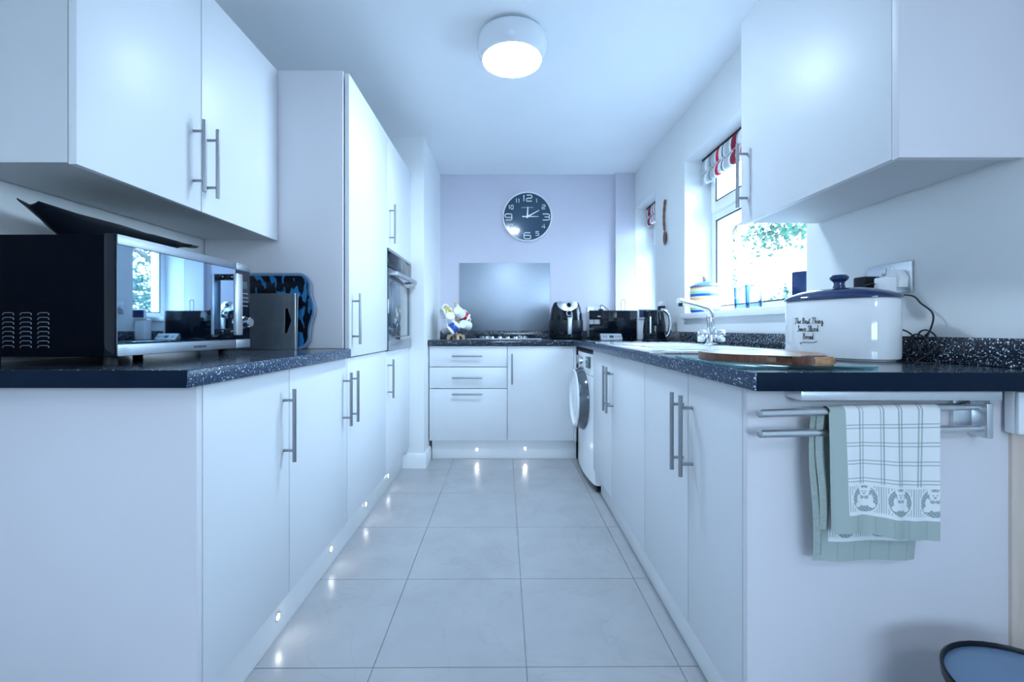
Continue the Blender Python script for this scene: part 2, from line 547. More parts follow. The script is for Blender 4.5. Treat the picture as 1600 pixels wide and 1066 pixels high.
ceiling = struct(MB().box((XL - 0.2, YR - 0.2, ZC), (XR + 0.3, YB + 0.2, ZC + 0.15)).build('ceiling', ceil_m))
wall_left = struct(MB().box((XL - 0.2, YR - 0.2, -0.12), (XL, YB + 0.2, ZC)).build('wall_left', wall_m))
wall_back = struct(MB().box((XL, YB, -0.12), (XR, YB + 0.2, ZC)).build('wall_back', backwall_m))
W1 = (1.64, 2.76, 1.051, 2.052)       # near window opening y0 y1 z0 z1
W2 = (3.305, 3.82, 1.051, 2.04)       # far window
mb = MB()
xw = XR + 0.3
mb.box((XR, YR - 0.2, -0.12), (xw, W1[0], ZC))
mb.box((XR, W1[0], -0.12), (xw, W1[1], W1[2])); mb.box((XR, W1[0], W1[3]), (xw, W1[1], ZC))
mb.box((XR, W1[1], -0.12), (xw, W2[0], ZC))
mb.box((XR, W2[0], -0.12), (xw, W2[1], W2[2])); mb.box((XR, W2[0], W2[3]), (xw, W2[1], ZC))
mb.box((XR, W2[1], -0.12), (xw, YB + 0.2, ZC))
wall_right = struct(mb.build('wall_right', wall_m))
WX0, WX1, WZ0, WZ1 = -0.6, 0.8, 1.05, 2.0
mb = MB()
mb.box((XL, YR - 0.2, -0.12), (WX0, YR, ZC)); mb.box((WX1, YR - 0.2, -0.12), (XR, YR, ZC))
mb.box((WX0, YR - 0.2, WZ1), (WX1, YR, ZC)); mb.box((WX0, YR - 0.2, -0.12), (WX1, YR, WZ0))
wall_front = struct(mb.build('wall_front', mat('darkened_wall_paint', (0.16, 0.18, 0.22), 0.8, nscale=3, namt=0.03)))  # unseen wall, coloured dark to cut fill and reflections from behind
# stub wall beyond the oven, boxed pipe in the far corner
SX = -0.588
struct(MB().box((XL, 3.097, 0), (SX, YB, ZC)).build('wall_partition', wall_m))
struct(MB().box((0.958, 3.822, 0), (XR, YB, ZC)).build('trim_1', backwall_m))
struct(MB().box((1.083, 0.932, 0), (XR, 0.95, 0.775), 0.003).build('trim_2', beige_m))
sk = MB()
prof = [(0, 0), (0.018, 0), (0.018, 0.085), (0.012, 0.098), (0.0, 0.105)]
for a, b in ((((-0.80), 3.097), ((SX + 0.018), 3.097)),):
    ring0 = [(a[0], 3.097 - p[0], p[1]) for p in prof]
    ring1 = [(b[0] - 0.018 + p[0], 3.097 - p[0], p[1]) for p in prof]
    ring2 = [(b[0] - 0.018 + p[0], 3.30, p[1]) for p in prof]
    sk.loft([ring0, ring1, ring2])
struct(sk.build('baseboard_left', trim_m, angle=25))
# unseen window added behind the camera, sized for its fill light
d1 = MB()
for a, b in (((WX0, -2.72, WZ0), (WX0 + 0.05, -2.64, WZ1)), ((WX1 - 0.05, -2.72, WZ0), (WX1, -2.64, WZ1)), ((0.07, -2.72, WZ0 + 0.05), (0.13, -2.64, WZ1 - 0.05)),
             ((WX0 + 0.05, -2.72, WZ1 - 0.05), (WX1 - 0.05, -2.64, WZ1)), ((WX0 + 0.05, -2.72, WZ0), (WX1 - 0.05, -2.64, WZ0 + 0.05))):
    d1.box(a, b, 0.003)
window_3 = struct(d1.build('window_3', upvc_m))
for x0, x1 in ((WX0 + 0.05, 0.07), (0.13, WX1 - 0.05)):
    MB().box((x0, -2.69, WZ0 + 0.05), (x1, -2.68, WZ1 - 0.05)).build('glass_pane', glass_m, window_3)


def make_window(n, y0, y1, z0, z1, transom=True):
    xa, xb = 1.300, 1.365
    f = MB()
    fw = 0.052
    f.box((xa, y0, z0), (xb, y0 + fw, z1), 0.003); f.box((xa, y1 - fw, z0), (xb, y1, z1), 0.003)
    f.box((xa, y0 + fw, z1 - fw), (xb, y1 - fw, z1), 0.003); f.box((xa, y0 + fw, z0), (xb, y1 - fw, z0 + 0.075), 0.003)
    tz0, tz1 = 1.665, 1.725
    f.box((xa, y0 + fw, tz0), (xb, y1 - fw, tz1), 0.003)
    w = struct(f.build('window_%d' % n, upvc_m))
    # opening fanlight
    s = MB()
    sw = 0.055
    a0, a1, b0, b1 = y0 + fw - 0.012, y1 - fw + 0.012, tz1 - 0.012, z1 - fw + 0.012
    xs0, xs1 = xa - 0.022, xa + 0.03
    s.box((xs0, a0, b0), (xs1, a0 + sw, b1), 0.004); s.box((xs0, a1 - sw, b0), (xs1, a1, b1), 0.004)
    s.box((xs0, a0 + sw, b0), (xs1, a1 - sw, b0 + sw), 0.004); s.box((xs0, a0 + sw, b1 - sw), (xs1, a1 - sw, b1), 0.004)
    sash = s.build('sash', upvc_m, w)
    bx('handle', chrome_m, sash, (xs0 - 0.022, (y0 + y1) / 2 - 0.05, b0 + 0.012), (xs0, (y0 + y1) / 2 + 0.05, b0 + 0.03), 0.005)
    MB().box((xa + 0.012, a0 + sw, b0 + sw), (xa + 0.018, a1 - sw, b1 - sw)).build('glass_pane', glass_m, sash)

    def gasket(p0, p1, q0, q1, x):
        k = MB(); g = 0.007
        k.box((x - 0.003, p0, q0), (x + 0.003, p0 + g, q1)); k.box((x - 0.003, p1 - g, q0), (x + 0.003, p1, q1))
        k.box((x - 0.003, p0 + g, q0), (x + 0.003, p1 - g, q0 + g)); k.box((x - 0.003, p0 + g, q1 - g), (x + 0.003, p1 - g, q1))
        k.build('gasket', rubber_m, w)
    gasket(y0 + fw, y1 - fw, z0 + 0.075, tz0, xa + 0.006)
    gasket(a0 + sw, a1 - sw, b0 + sw, b1 - sw, xs0 + 0.004)
    MB().box((xa + 0.03, y0 + fw, z0 + 0.075), (xa + 0.036, y1 - fw, tz0)).build('glass_pane', glass_m, w)
    sill = MB().box((1.098, y0 - (0.02 if n == 1 else 0.0), z0), (xa, y1 - 0.001, z0 + 0.035), 0.004)
    sill.build('sill', upvc_m, w)
    return w


window_1 = make_window(1, *W1)
window_2 = make_window(2, *W2)

# ------------------------------------------------------------------ garden
outer_ground = struct(MB().box((-15, -25, -0.35), (30, 40, -0.25)).build('ground', ground_m))


def leaf_cloud(name, pts, size, m, parent, kind='stuff'):
    N = len(pts)
    d = rng.normal(size=(N, 3)); d /= np.linalg.norm(d, axis=1)[:, None]
    e = rng.normal(size=(N, 3)); e -= (e * d).sum(1)[:, None] * d; e /= np.linalg.norm(e, axis=1)[:, None]
    sz = size * rng.uniform(0.6, 1.2, N)[:, None]
    base = np.array(root_loc(parent)) if parent is not None else 0
    p = pts - base
    q = np.stack([p - d * sz, p + e * sz * 0.5, p + d * sz, p - e * sz * 0.5], 1).reshape(-1, 3)
    me = bpy.data.meshes.new(name)
    me.from_pydata(q.tolist(), [], [(4 * i, 4 * i + 1, 4 * i + 2, 4 * i + 3) for i in range(N)])
    me.materials.append(m)
    o = bpy.data.objects.new(name, me); C.objects.link(o); o.parent = parent
    o['kind'] = kind
    return o


tree = thing('garden_tree', 'leafy green tree outside the window with a branch reaching over', 'tree', (2.28, 5.28, -0.25))
tb = MB()
tb.tube([(2.28, 5.28, -0.25), (2.29, 5.27, 0.6), (2.25, 5.24, 1.3), (2.27, 5.26, 2.3)], [0.08, 0.065, 0.05, 0.02], 10)
tb.build('trunk', bark_m, tree)
br = MB()
br.tube([(2.25, 5.24, 1.3), (2.27, 4.8, 1.75), (2.2, 4.15, 1.98), (2.2, 3.5, 1.97), (2.12, 2.95, 1.88)], [0.03, 0.024, 0.016, 0.009, 0.004], 8)
for _ in range(10):
    a = rng.uniform(0, 2 * PI); z = rng.uniform(0.7, 2.1)
    br.tube([(2.27, 5.26, z), (2.27 + 0.16 * math.cos(a), 5.26 + 0.22 * math.sin(a), z + 0.15), (2.27 + 0.3 * math.cos(a), 5.26 + 0.45 * math.sin(a), z + 0.4)], [0.02, 0.012, 0.005], 6)
br.build('branch', bark_m, tree)
u = rng.normal(size=(7000, 3)); u /= np.linalg.norm(u, axis=1)[:, None]
crown = np.array((2.28, 5.28, 1.7)) + u * rng.uniform(0.2, 1.0, 7000)[:, None] ** 0.5 * np.array((0.40, 0.60, 1.35))
pth = np.array([(2.32, 4.05, 1.88), (2.25, 3.7, 1.84), (2.18, 3.35, 1.82), (2.12, 2.95, 1.80)])
tt = rng.uniform(0, 3, 620); k = np.minimum(tt.astype(int), 2); fr_ = (tt - k)[:, None]
over = pth[k] * (1 - fr_) + pth[k + 1] * fr_ + rng.normal(size=(620, 3)) * np.array((0.09, 0.09, 0.07)) + np.array((0, 0, -0.04))
leaf_cloud('leaves', np.concatenate([crown, over]), 0.028, leaf_m, tree)

hedge = thing('hedge', 'tall clipped hedge across the garden outside the window', 'hedge', (7.5, 10.5, -0.25))
hb = MB()
for i in range(14):
    x = 5.95 + i * 0.35; y = 10.08 - i * 0.088
    hb.tube([(x, y, -0.25), (x + 0.05, y, 0.6), (x - 0.03, y, 1.15)], [0.03, 0.02, 0.008], 6)
hb.build('stems', bark_m, hedge)
n = 5200
t_ = rng.uniform(0, 1, n)
hx = 5.85 + t_ * 4.8; hy = 10.1 - t_ * 1.2 + rng.normal(size=n) * 0.22
top = np.minimum(1.60 + (hx - 5.9) * 0.62, 2.7)
hz = -0.2 + rng.uniform(0, 1, n) ** 0.7 * (top + 0.2)
leaf_cloud('leaves', np.stack([hx, hy, hz], 1), 0.075, hedge_m, hedge)

nb = thing('neighbour_house', 'pale house far beyond the garden hedge', 'house', (9.2, 17.0, -0.25))
MB().box((6.2, 15.5, -0.25), (8.4, 19, 2.5), 0.01).build('wall', brick_m, nb)
MB().prism([(-1.5, 0), (1.5, 0), (0, 0.75)], -1.9, 1.9, T(7.3, 17.25, 2.5) @ R(PI / 2, 'X')).build('roof', roof_m, nb)
for yy in (16.1, 17.6):
    fr1 = MB().box((6.5 + (yy - 16.1) * 0.75, 15.46, 1.1), (7.2 + (yy - 16.1) * 0.75, 15.52, 2.1), 0.005).build('window', upvc_m, nb)
    MB().box((6.56 + (yy - 16.1) * 0.75, 15.45, 1.16), (7.14 + (yy - 16.1) * 0.75, 15.462, 2.04)).build('pane', ovglass_m, fr1)

# ------------------------------------------------------------------ kitchen units
DB, DT = 0.150, 0.864          # base door bottom / top
XLd, XRd, YBd = -0.693, 0.519, 3.268


def handle_mb(mb, c, axis, normal, length=0.226, r=0.006, so=0.034, inset=0.035):
    c = Vector(c); ax = Vector(axis); nn = Vector(normal)
    bar = c + nn * so
    mb.tube([bar - ax * length / 2, bar + ax * length / 2], r, 14)
    for s_ in (-1, 1):
        p = c + ax * s_ * (length / 2 - inset)
        mb.tube([p, p + nn * so], r * 0.72, 10)
    return mb


def door(parent, name, a, b, hc=None, axis=(0, 0, 1), normal=(1, 0, 0), m=None):
    d = bx(name, m or door_m, parent, a, b, 0.0012)
    if hc is not None:
        handle_mb(MB(), hc, axis, normal).build('handle', steel_m, d)
    return d


def carcass(parent, a, b, name='carcass', top=True, back=True):
    x0, y0, z0 = a; x1, y1, z1 = b
    t = 0.018
    mb = MB()
    mb.box((x0, y0, z0), (x1, y0 + t, z1)); mb.box((x0, y1 - t, z0), (x1, y1, z1))
    mb.box((x0, y0 + t, z0), (x1, y1 - t, z0 + t))
    if top:
        mb.box((x0, y0 + t, z1 - t), (x1, y1 - t, z1))
    if back:
        if x0 < 0:
            mb.box((x0, y0 + t, z0 + t), (x0 + 0.012, y1 - t, z1 - t))
        else:
            mb.box((x1 - 0.012, y0 + t, z0 + t), (x1, y1 - t, z1 - t))
    return mb.build(name, carc_m, parent)


GAP = 0.0021
HZ = 0.692                     # base handle centre
gL = 'white base units along the left run'
yl = (0.992, 1.389, 1.892, 2.493, 3.093)
# left base units
for i, (lab) in enumerate(('white base cabinet under the microwave, nearest on the left run',
                           'white base cabinet between the microwave cabinet and the tall larder')):
    y0, y1 = yl[i], yl[i + 1]
    t = thing('base_cabinet', lab, 'cabinet', (-1.0, (y0 + y1) / 2, 0.15), gL)
    carcass(t, (XL + 0.004, y0, DB), (XLd - 0.022, y1, DT))
    door(t, 'door', (XLd - 0.019, y0 + GAP, DB), (XLd, y1 - GAP, DT), (XLd, y1 - (0.037 if i == 0 else 0.045), HZ))
ep = tag(bx('end_panel', panel_m, None, (XL + 0.002, 0.973, 0.002), (XLd, 0.9905, DT), 0.001), 'plain white end panel closing the left run below the dark worktop', 'panel')

pl = MB().box((-0.755, 0.9915, 0.001), (-0.737, 3.0765, 0.149), 0.001).build('plinth', trim_m)
tag(pl, 'long white plinth with small round lights under the left run', 'plinth')


def plinth_light(parent, c, normal):
    c = Vector(c); nn = Vector(normal)
    rot = nn.to_track_quat('Z', 'Y').to_matrix().to_4x4()
    M = T(*c) @ rot
    r_ = MB().lathe([(0.0, -0.001), (0.0145, -0.001), (0.0145, 0.002), (0.0105, 0.003), (0.0105, 0.001), (0, 0.001)], M, 24).build('spotlight', chrome_m, parent)
    MB().lathe([(0.0, 0.0026), (0.0095, 0.0024), (0.0095, 0.0012), (0, 0.0012)], M, 20).build('lens', spot_em, r_)


for yy, zz in ((1.399, 0.066), (1.82, 0.07), (2.27, 0.075), (2.70, 0.078)):
    plinth_light(pl, (-0.737, yy, zz), (1, 0, 0))

# tall larder
t = thing('tall_cabinet', 'tall white larder cabinet between the worktop and the oven housing', 'cabinet', (-1.0, 2.19, 0.15))
carcass(t, (XL + 0.004, 1.893, DB), (-0.712, 2.493, 2.10))
bx('side_panel', panel_m, t, (XL + 0.004, 1.876, 0.907), (-0.706, 1.8925, 2.105), 0.001)
door(t, 'lower_door', (XLd - 0.019, 1.892 + GAP, DB), (XLd, 2.493 - GAP, 0.862), (XLd, 1.892 + 0.04, HZ))
door(t, 'upper_door', (-0.702, 1.888, 0.868), (-0.683, 2.493 - GAP, 2.10), (-0.683, 1.93, 1.036))
# oven housing
t = thing('oven_housing', 'tall white cabinet holding the black built-in oven', 'cabinet', (-1.0, 2.79, 0.15))
carcass(t, (XL + 0.004, 2.4945, DB), (-0.712, 3.093, 2.10))
bx('shelf', carc_m, t, (XL + 0.03, 2.513, 0.846), (-0.714, 3.074, 0.862)); bx('shelf', carc_m, t, (XL + 0.03, 2.513, 1.457), (-0.714, 3.074, 1.475))
door(t, 'lower_door', (XLd - 0.019, 2.493 + GAP, DB), (XLd, 3.093, 0.860), (XLd, 2.535, 0.70))
door(t, 'upper_door', (-0.702, 2.493 + GAP, 1.458), (-0.683, 3.093, 2.10), (-0.683, 2.532, 1.60))
# oven
ov = thing('built_in_oven', 'black glass built-in oven with a steel bar handle in the tall housing', 'oven', (-0.95, 2.793, 0.863))
y0, y1 = 2.498, 3.090
bx('body', black_m, ov, (-1.22, y0 + 0.02, 0.866), (-0.70, y1 - 0.02, 1.452))
bx('control_panel', blackg_m, ov, (-0.70, y0, 1.350), (-0.678, y1, 1.4555), 0.001)
od = bx('door', ovglass_m, ov, (-0.70, y0, 0.864), (-0.676, y1, 1.344), 0.002)
bx('top_trim', bsteel_m, ov, (-0.6785, y0, 1.440), (-0.6765, y1, 1.4555), 0.0004)
bx('bottom_trim', bsteel_m, od, (-0.6765, y0, 0.864), (-0.675, y1, 0.922), 0.0004)
bx('display', lcd_m, ov, (-0.6785, 2.72, 1.375), (-0.677, 2.87, 1.415), 0.0004)
hb = MB().box((-0.648, y0 + 0.02, 1.300), (-0.630, y1 - 0.02, 1.326), 0.004)
for yy in (y0 + 0.035, y1 - 0.06):
    hb.box((-0.678, yy, 1.303), (-0.642, yy + 0.025, 1.323), 0.002)
hb.build('handle', bsteel_m, od)
wf = MB()
wf.box((-0.677, y0 + 0.06, 0.94), (-0.6752, y0 + 0.065, 1.27)); wf.box((-0.677, y1 - 0.065, 0.94), (-0.6752, y1 - 0.06, 1.27))
wf.box((-0.677, y0 + 0.06, 1.265), (-0.6752, y1 - 0.06, 1.27)); wf.box((-0.677, y0 + 0.06, 0.94), (-0.6752, y1 - 0.06, 0.945))
wf.build('window_border', darkgrey_m, od)

# left wall cabinets
XW = -0.984
for i, lab in enumerate(('white wall cabinet above the microwave, nearest on the left', 'white wall cabinet beside the tall larder on the left')):
    y0, y1 = ((0.996, 1.404), (1.404, 1.874))[i]
    t = thing('wall_cabinet', lab, 'cabinet', (-1.14, (y0 + y1) / 2, 1.37), 'white wall units on the left')
    carcass(t, (XL + 0.012, y0, 1.374), (XW - 0.021, y1, 2.095))
    door(t, 'door', (XW - 0.019, y0 + (GAP if i else 0), 1.370), (XW, y1 - (GAP if i == 0 else 0.002), 2.10),
         (XW, y1 - 0.036 if i == 0 else y0 + 0.028, 1.536 if i == 0 else 1.534))

# right wall cabinet
t = thing('wall_cabinet', 'white wall cabinet beside the window above the bread bin', 'cabinet', (1.0, 1.26, 1.367))
carcass(t, (0.871, 0.9605, 1.374), (XR - 0.006, 1.577, 2.095))
bx('end_panel', panel_m, t, (0.85, 0.942, 1.364), (XR - 0.004, 0.9600, 2.10), 0.0008)
door(t, 'door', (0.85, 0.9612, 1.367), (0.869, 1.577, 2.10), (0.85, 1.538, 1.532), normal=(-1, 0, 0))

# right base units
yr = (0.957, 1.245, 1.637, 2.151, 2.607)
labs = ('white base cabinet nearest on the right run, beside the hanging tea towel', 'second white base cabinet from the near end of the right run',
        'third white base cabinet on the right run, in front of the sink', 'white base cabinet next to the washing machine')
hcs = (1.245 - 0.031, 1.245 + 0.033, 2.151 - 0.033, 2.151 + 0.033)
for i in range(4):
    y0, y1 = yr[i], yr[i + 1]
    t = thing('base_cabinet', labs[i], 'cabinet', (0.83, (y0 + y1) / 2, 0.15), 'white base units along the right run')
    carcass(t, (XRd + 0.022, y0 + 0.0005, DB), (XR - 0.004, y1 - 0.0005, DT), top=False)
    door(t, 'door', (XRd, y0 + GAP, DB), (XRd + 0.019, y1 - GAP, DT), (XRd, hcs[i], HZ + 0.001), normal=(-1, 0, 0))
tag(bx('end_panel', panel_m, None, (XRd, 0.9385, 0.002), (1.083, 0.9565, DT), 0.001), 'white end panel of the right run behind the towel rail', 'panel')
tag(bx('plinth', trim_m, None, (0.565, 0.958, 0.001), (0.583, 2.607, 0.149), 0.001), 'white plinth under the right run', 'plinth')

# back run
t = thing('drawer_unit', 'white three-drawer unit under the gas hob', 'drawers', (-0.29, 3.55, 0.15))
dx0, dx1 = -0.582, 0.005
mb = MB()
mb.box((dx0, YBd + 0.022, DB), (dx0 + 0.018, YB - 0.01, DT)); mb.box((dx1 - 0.018, YBd + 0.022, DB), (dx1, YB - 0.01, DT))
mb.box((dx0 + 0.018, YBd + 0.022, DB), (dx1 - 0.018, YB - 0.01, DB + 0.018))
mb.box((dx0 + 0.018, YB - 0.03, DB + 0.018), (dx1 - 0.018, YB - 0.01, DT))
mb.build('carcass', carc_m, t)
zc = lambda y: H + (513 - y) * YBd / 680
for za, zb, zh in ((zc(573.3), 0.860, zc(556.3)), (zc(607), zc(574.3), zc(590)), (0.150, zc(608), zc(615.4))):
    door(t, 'drawer_front', (dx0 + GAP, YBd, za), (dx1 - GAP, YBd + 0.019, zb), ((-0.293), YBd, zh), (1, 0, 0), (0, -1, 0))
t = thing('corner_cabinet', 'white single-door cabinet in the far corner beside the drawers', 'cabinet', (0.25, 3.55, 0.15))
mb = MB()
mb.box((0.007, YBd + 0.022, DB), (0.025, YB - 0.01, DT)); mb.box((0.484, YBd + 0.022, DB), (0.502, YB - 0.01, DT))
mb.box((0.025, YBd + 0.022, DB), (0.484, YB - 0.01, DB + 0.018)); mb.box((0.025, YB - 0.03, DB + 0.018), (0.484, YB - 0.01, DT))
mb.build('carcass', carc_m, t)
door(t, 'door', (0.0065, YBd, DB), (0.503, YBd + 0.019, 0.860), (0.0405, YBd, zc(576.5)), (0, 0, 1), (0, -1, 0))
bx('corner_post', door_m, t, (0.5045, 3.242, 0.15), (0.521, YBd + 0.019, 0.862), 0.001)
pb = tag(bx('plinth', trim_m, None, (-0.568, 3.313, 0.001), (0.53, 3.331, 0.149), 0.001), 'white plinth with two round lights under the back run', 'plinth')
plinth_light(pb, ((745.5 - 791.5) * 3.313 / 680, 3.313, H + (513 - 703) * 3.313 / 680), (0, -1, 0))
plinth_light(pb, ((820.5 - 791.5) * 3.313 / 680, 3.313, H + (513 - 701.5) * 3.313 / 680), (0, -1, 0))

# ------------------------------------------------------------------ worktops
WB, WT = 0.8675, 0.9055


def worktop(label, loc, boxes, edges, caps):
    t = thing('worktop', label, 'worktop', loc)
    mb = MB()
    for a, b in boxes:
        mb.box((a[0], a[1], WB), (b[0], b[1], WT))
    mb.build('slab', granite_m, t)
    for a, b in edges:
        bx('front_edge', granedge_sheen_m if abs(a[0] - b[0]) < 0.1 else granite_m, t, (a[0], a[1], WB), (b[0], b[1], WT - 0.0004), 0.003)  # shade put in by colour: back edge takes the darker slab material
    for a, b in caps:
        bx('end_strip', endcap_m, t, (a[0], a[1], WB), (b[0], b[1], WT - 0.0004), 0.001)
    return t


XWL, XWR = -0.670, 0.497
worktop('dark speckled worktop on the left run under the microwave', (-1.0, 1.4, WB),
        [((XL + 0.002, 0.920), (XWL - 0.006, 1.876))], [((XWL - 0.006, 0.918), (XWL, 1.876))],
        [((XL + 0.002, 0.918), (XWL - 0.006, 0.920))])
SK = (0.530, 1.0, 1.53, 2.45)      # sink cut-out x0 x1 y0 y1
YN = 0.872
worktop('dark speckled worktop on the right run around the white sink', (0.82, 2.3, WB),
        [((XWR + 0.006, YN + 0.002), (XR - 0.002, SK[2])), ((XWR + 0.006, SK[2]), (SK[0], SK[3])), ((SK[1], SK[2]), (XR - 0.002, SK[3])),
         ((XWR + 0.006, SK[3]), (XR - 0.002, 3.82))],
        [((XWR, YN), (XWR + 0.006, 3.236))], [((XWR + 0.006, YN), (XR - 0.002, YN + 0.002))])
worktop('dark speckled worktop on the back run under hob and mug tree', (-0.05, 3.55, WB),
        [((SX + 0.002, 3.246), (XWR + 0.005, YB - 0.002))], [((SX - 0.006, 3.240), (XWR + 0.005, 3.246))], [])
ub = MB().box((SX + 0.002, YB - 0.020, WT + 0.0005), (0.955, YB - 0.001, WT + 0.066), 0.002).build('upstand', granite_m)
tag(ub, 'dark speckled upstand along the back wall behind the hob', 'upstand')
ur = MB().box((XR - 0.020, YN + 0.02, WT + 0.0005), (XR - 0.001, 3.82, WT + 0.066), 0.002).build('upstand', granite_m)
tag(ur, 'dark speckled upstand along the right wall under the window', 'upstand')
# small screw heads in the near worktop ends
# ------------------------------------------------------------------ sink and tap
t = thing('sink', 'white inset ceramic sink with drainer in the right worktop', 'sink', (0.76, 1.98, WT))
zt = WT + 0.011
X0, X1, Y0, Y1 = 0.499, 1.03, 1.50, 2.49
bw = (0.60, 0.93, 1.60, 1.98)
mb = MB()
out = rrect(X0, Y0, X1, Y1, 0.05, 6)
inn = rrect(bw[0], bw[2], bw[1], bw[3], 0.05, 6)
cxb, cyb = (bw[0] + bw[1]) / 2, (bw[2] + bw[3]) / 2
out2 = []
for p in inn:
    out2.append(p)
# rim built in strips around the bowl
mb.box((X0 + 0.004, Y0 + 0.03, WT + 0.0006), (bw[0], Y1 - 0.03, zt), 0.004)
mb.box((bw[1], Y0 + 0.03, WT + 0.0006), (X1 - 0.004, Y1 - 0.03, zt), 0.004)
mb.box((bw[0], Y0, WT + 0.0006), (bw[1], bw[2], zt), 0.004)
mb.box((bw[0], bw[3], WT + 0.0006), (bw[1], Y1, zt), 0.004)
mb.box((X0 + 0.034, Y0, WT + 0.0006), (bw[0], Y0 + 0.04, zt - 0.0002), 0.004); mb.box((bw[1], Y0, WT + 0.0006), (X1 - 0.034, Y0 + 0.04, zt - 0.0002), 0.004)
mb.box((X0 + 0.034, Y1 - 0.04, WT + 0.0006), (bw[0], Y1, zt - 0.0002), 0.004); mb.box((bw[1], Y1 - 0.04, WT + 0.0006), (X1 - 0.034, Y1, zt - 0.0002), 0.004)
mb.build('rim', whiteg_m, t)
for cx, cy in ((X0 + 0.034, Y0 + 0.03), (X1 - 0.034, Y0 + 0.03), (X0 + 0.034, Y1 - 0.03), (X1 - 0.034, Y1 - 0.03)):
    MB().cyl((cx, cy, WT + 0.0006), (cx, cy, zt), 0.030, n=24).build('corner', whiteg_m, t)
mb = MB()
b0 = 0.74
ww = 0.006
mb.box((bw[0], bw[2], b0), (bw[1], bw[3], b0 + ww))
mb.box((bw[0], bw[2], b0 + ww), (bw[0] + ww, bw[3], zt - 0.002)); mb.box((bw[1] - ww, bw[2], b0 + ww), (bw[1], bw[3], zt - 0.002))
mb.box((bw[0] + ww, bw[2], b0 + ww), (bw[1] - ww, bw[2] + ww, zt - 0.002)); mb.box((bw[0] + ww, bw[3] - ww, b0 + ww), (bw[1] - ww, bw[3], zt - 0.002))
mb.build('bowl', whiteg_m, t)
MB().lathe([(0, b0 + ww), (0.04, b0 + ww), (0.042, b0 + ww + 0.003), (0.02, b0 + ww + 0.004), (0, b0 + ww + 0.002)], T(cxb, cyb, 0), 24).build('drain', chrome_m, t)
mb = MB()
for i in range(7):
    xx = 0.60 + i * 0.05
    mb.box((xx, 2.04, zt), (xx + 0.012, 2.42, zt + 0.0025), 0.001)
mb.build('drainer_ribs', whiteg_m, t)

TX, TY = 0.935, 1.99
t = thing('mixer_tap', 'chrome mixer tap with a long swan spout behind the sink', 'tap', (TX, TY, zt))
mb = MB()
mb.lathe([(0, zt + 0.0004), (0.026, zt + 0.0004), (0.026, zt + 0.006), (0.021, zt + 0.012), (0.021, zt + 0.075), (0.018, zt + 0.082), (0, zt + 0.082)], T(TX, TY, 0), 28)
mb.build('body', chrome_m, t)
zb = zt + 0.043
for s_ in (-1, 1):
    M = T(TX + s_ * 0.012, TY - s_ * 0.018, zb) @ R(math.radians(-56), 'Z') @ R(s_ * PI / 2, 'Y')
    M = T(TX, TY, zb) @ R(math.radians(-20), 'Z') @ R(s_ * PI / 2, 'Y')
    kn = MB().lathe([(0, 0.0), (0.014, 0.0), (0.014, 0.022), (0.026, 0.026), (0.028, 0.034), (0.028, 0.052), (0.024, 0.058), (0.012, 0.059), (0, 0.057)], M, 24).build('tap_handle', chrome_m, t)
    MB().lathe([(0, 0.0595), (0.006, 0.0595), (0.006, 0.0575), (0, 0.0575)], M, 14).build('temperature_dot', binblue_m, kn)
pts = [(TX, TY, zt + 0.07), (TX, TY, 1.02), (TX - 0.004, TY, 1.045)]
for a in np.linspace(0.15, 1.25, 8):
    pts.append((TX - 0.055 + 0.055 * math.cos(a), TY - 0.01 * a, 1.040 + 0.052 * math.sin(a)))
pts += [(TX - 0.075, TY - 0.02, 1.099), (TX - 0.115, TY - 0.03, 1.107), (TX - 0.168, TY - 0.045, 1.118)]
MB().tube(pts, [0.0155] * (len(pts) - 1) + [0.0145], 18).build('spout', chrome_m, t)
e = Vector(pts[-1])
MB().cyl(e + Vector((0.012, 0, -0.006)), e + Vector((0.010, 0, -0.026)), 0.0095, n=16).build('aerator', rubber_m, t)

# glass worktop saver and wooden board
gs = tag(MB().box((0.503, 0.935, WT + 0.0006), (0.80, 1.30, WT + 0.0066), 0.002).build('worktop_saver', saver_m), 'green tinted glass worktop saver under the round wooden board', 'worktop saver')
zg = WT + 0.0072
t = thing('chopping_board', 'round two-tone wooden chopping board with a hand hole lying on glass', 'chopping board', (0.65, 1.11, zg))
cx, cy, rr = 0.655, 1.135, 0.142
hd = Vector((0.03, -0.19)).normalized()
ha = math.atan2(hd.y, hd.x)
pts = arc(cx, cy, rr, ha + 0.42, ha + 2 * PI - 0.42, 44)
hl = 0.205
side = Vector((-hd.y, hd.x))
c2 = Vector((cx, cy)) + hd * hl
for k in np.linspace(-PI / 2, PI / 2, 9):
    q = Vector((cx, cy)) + hd * (hl - 0.04 + 0.04 * math.cos(k)) + side * (0.048 * math.sin(k))
    pts.append((q.x, q.y))
zb0, zb1 = zg, zg + 0.019
pts_d = [p for p in pts]
full = MB()
bmt = bmesh.new()
va = [bmt.verts.new((p[0], p[1], zb0)) for p in pts]
vb = [bmt.verts.new((p[0], p[1], zb1)) for p in pts]
n_ = len(pts)
bmt.faces.new(va[::-1]); bmt.faces.new(vb)
for k in range(n_):
    bmt.faces.new((va[k], va[(k + 1) % n_], vb[(k + 1) % n_], vb[k]))
bmesh.ops.bevel(bmt, geom=[e_ for e_ in bmt.edges if abs(e_.verts[0].co.z - e_.verts[1].co.z) < 1e-5], offset=0.004, segments=2, affect='EDGES')
bmesh.ops.triangulate(bmt, faces=[f for f in bmt.faces if len(f.verts) > 4])
bm2 = bmt.copy()
cut = (cx + 0.03, cy - 0.075, 0)
cn = (0.985, -0.17, 0)
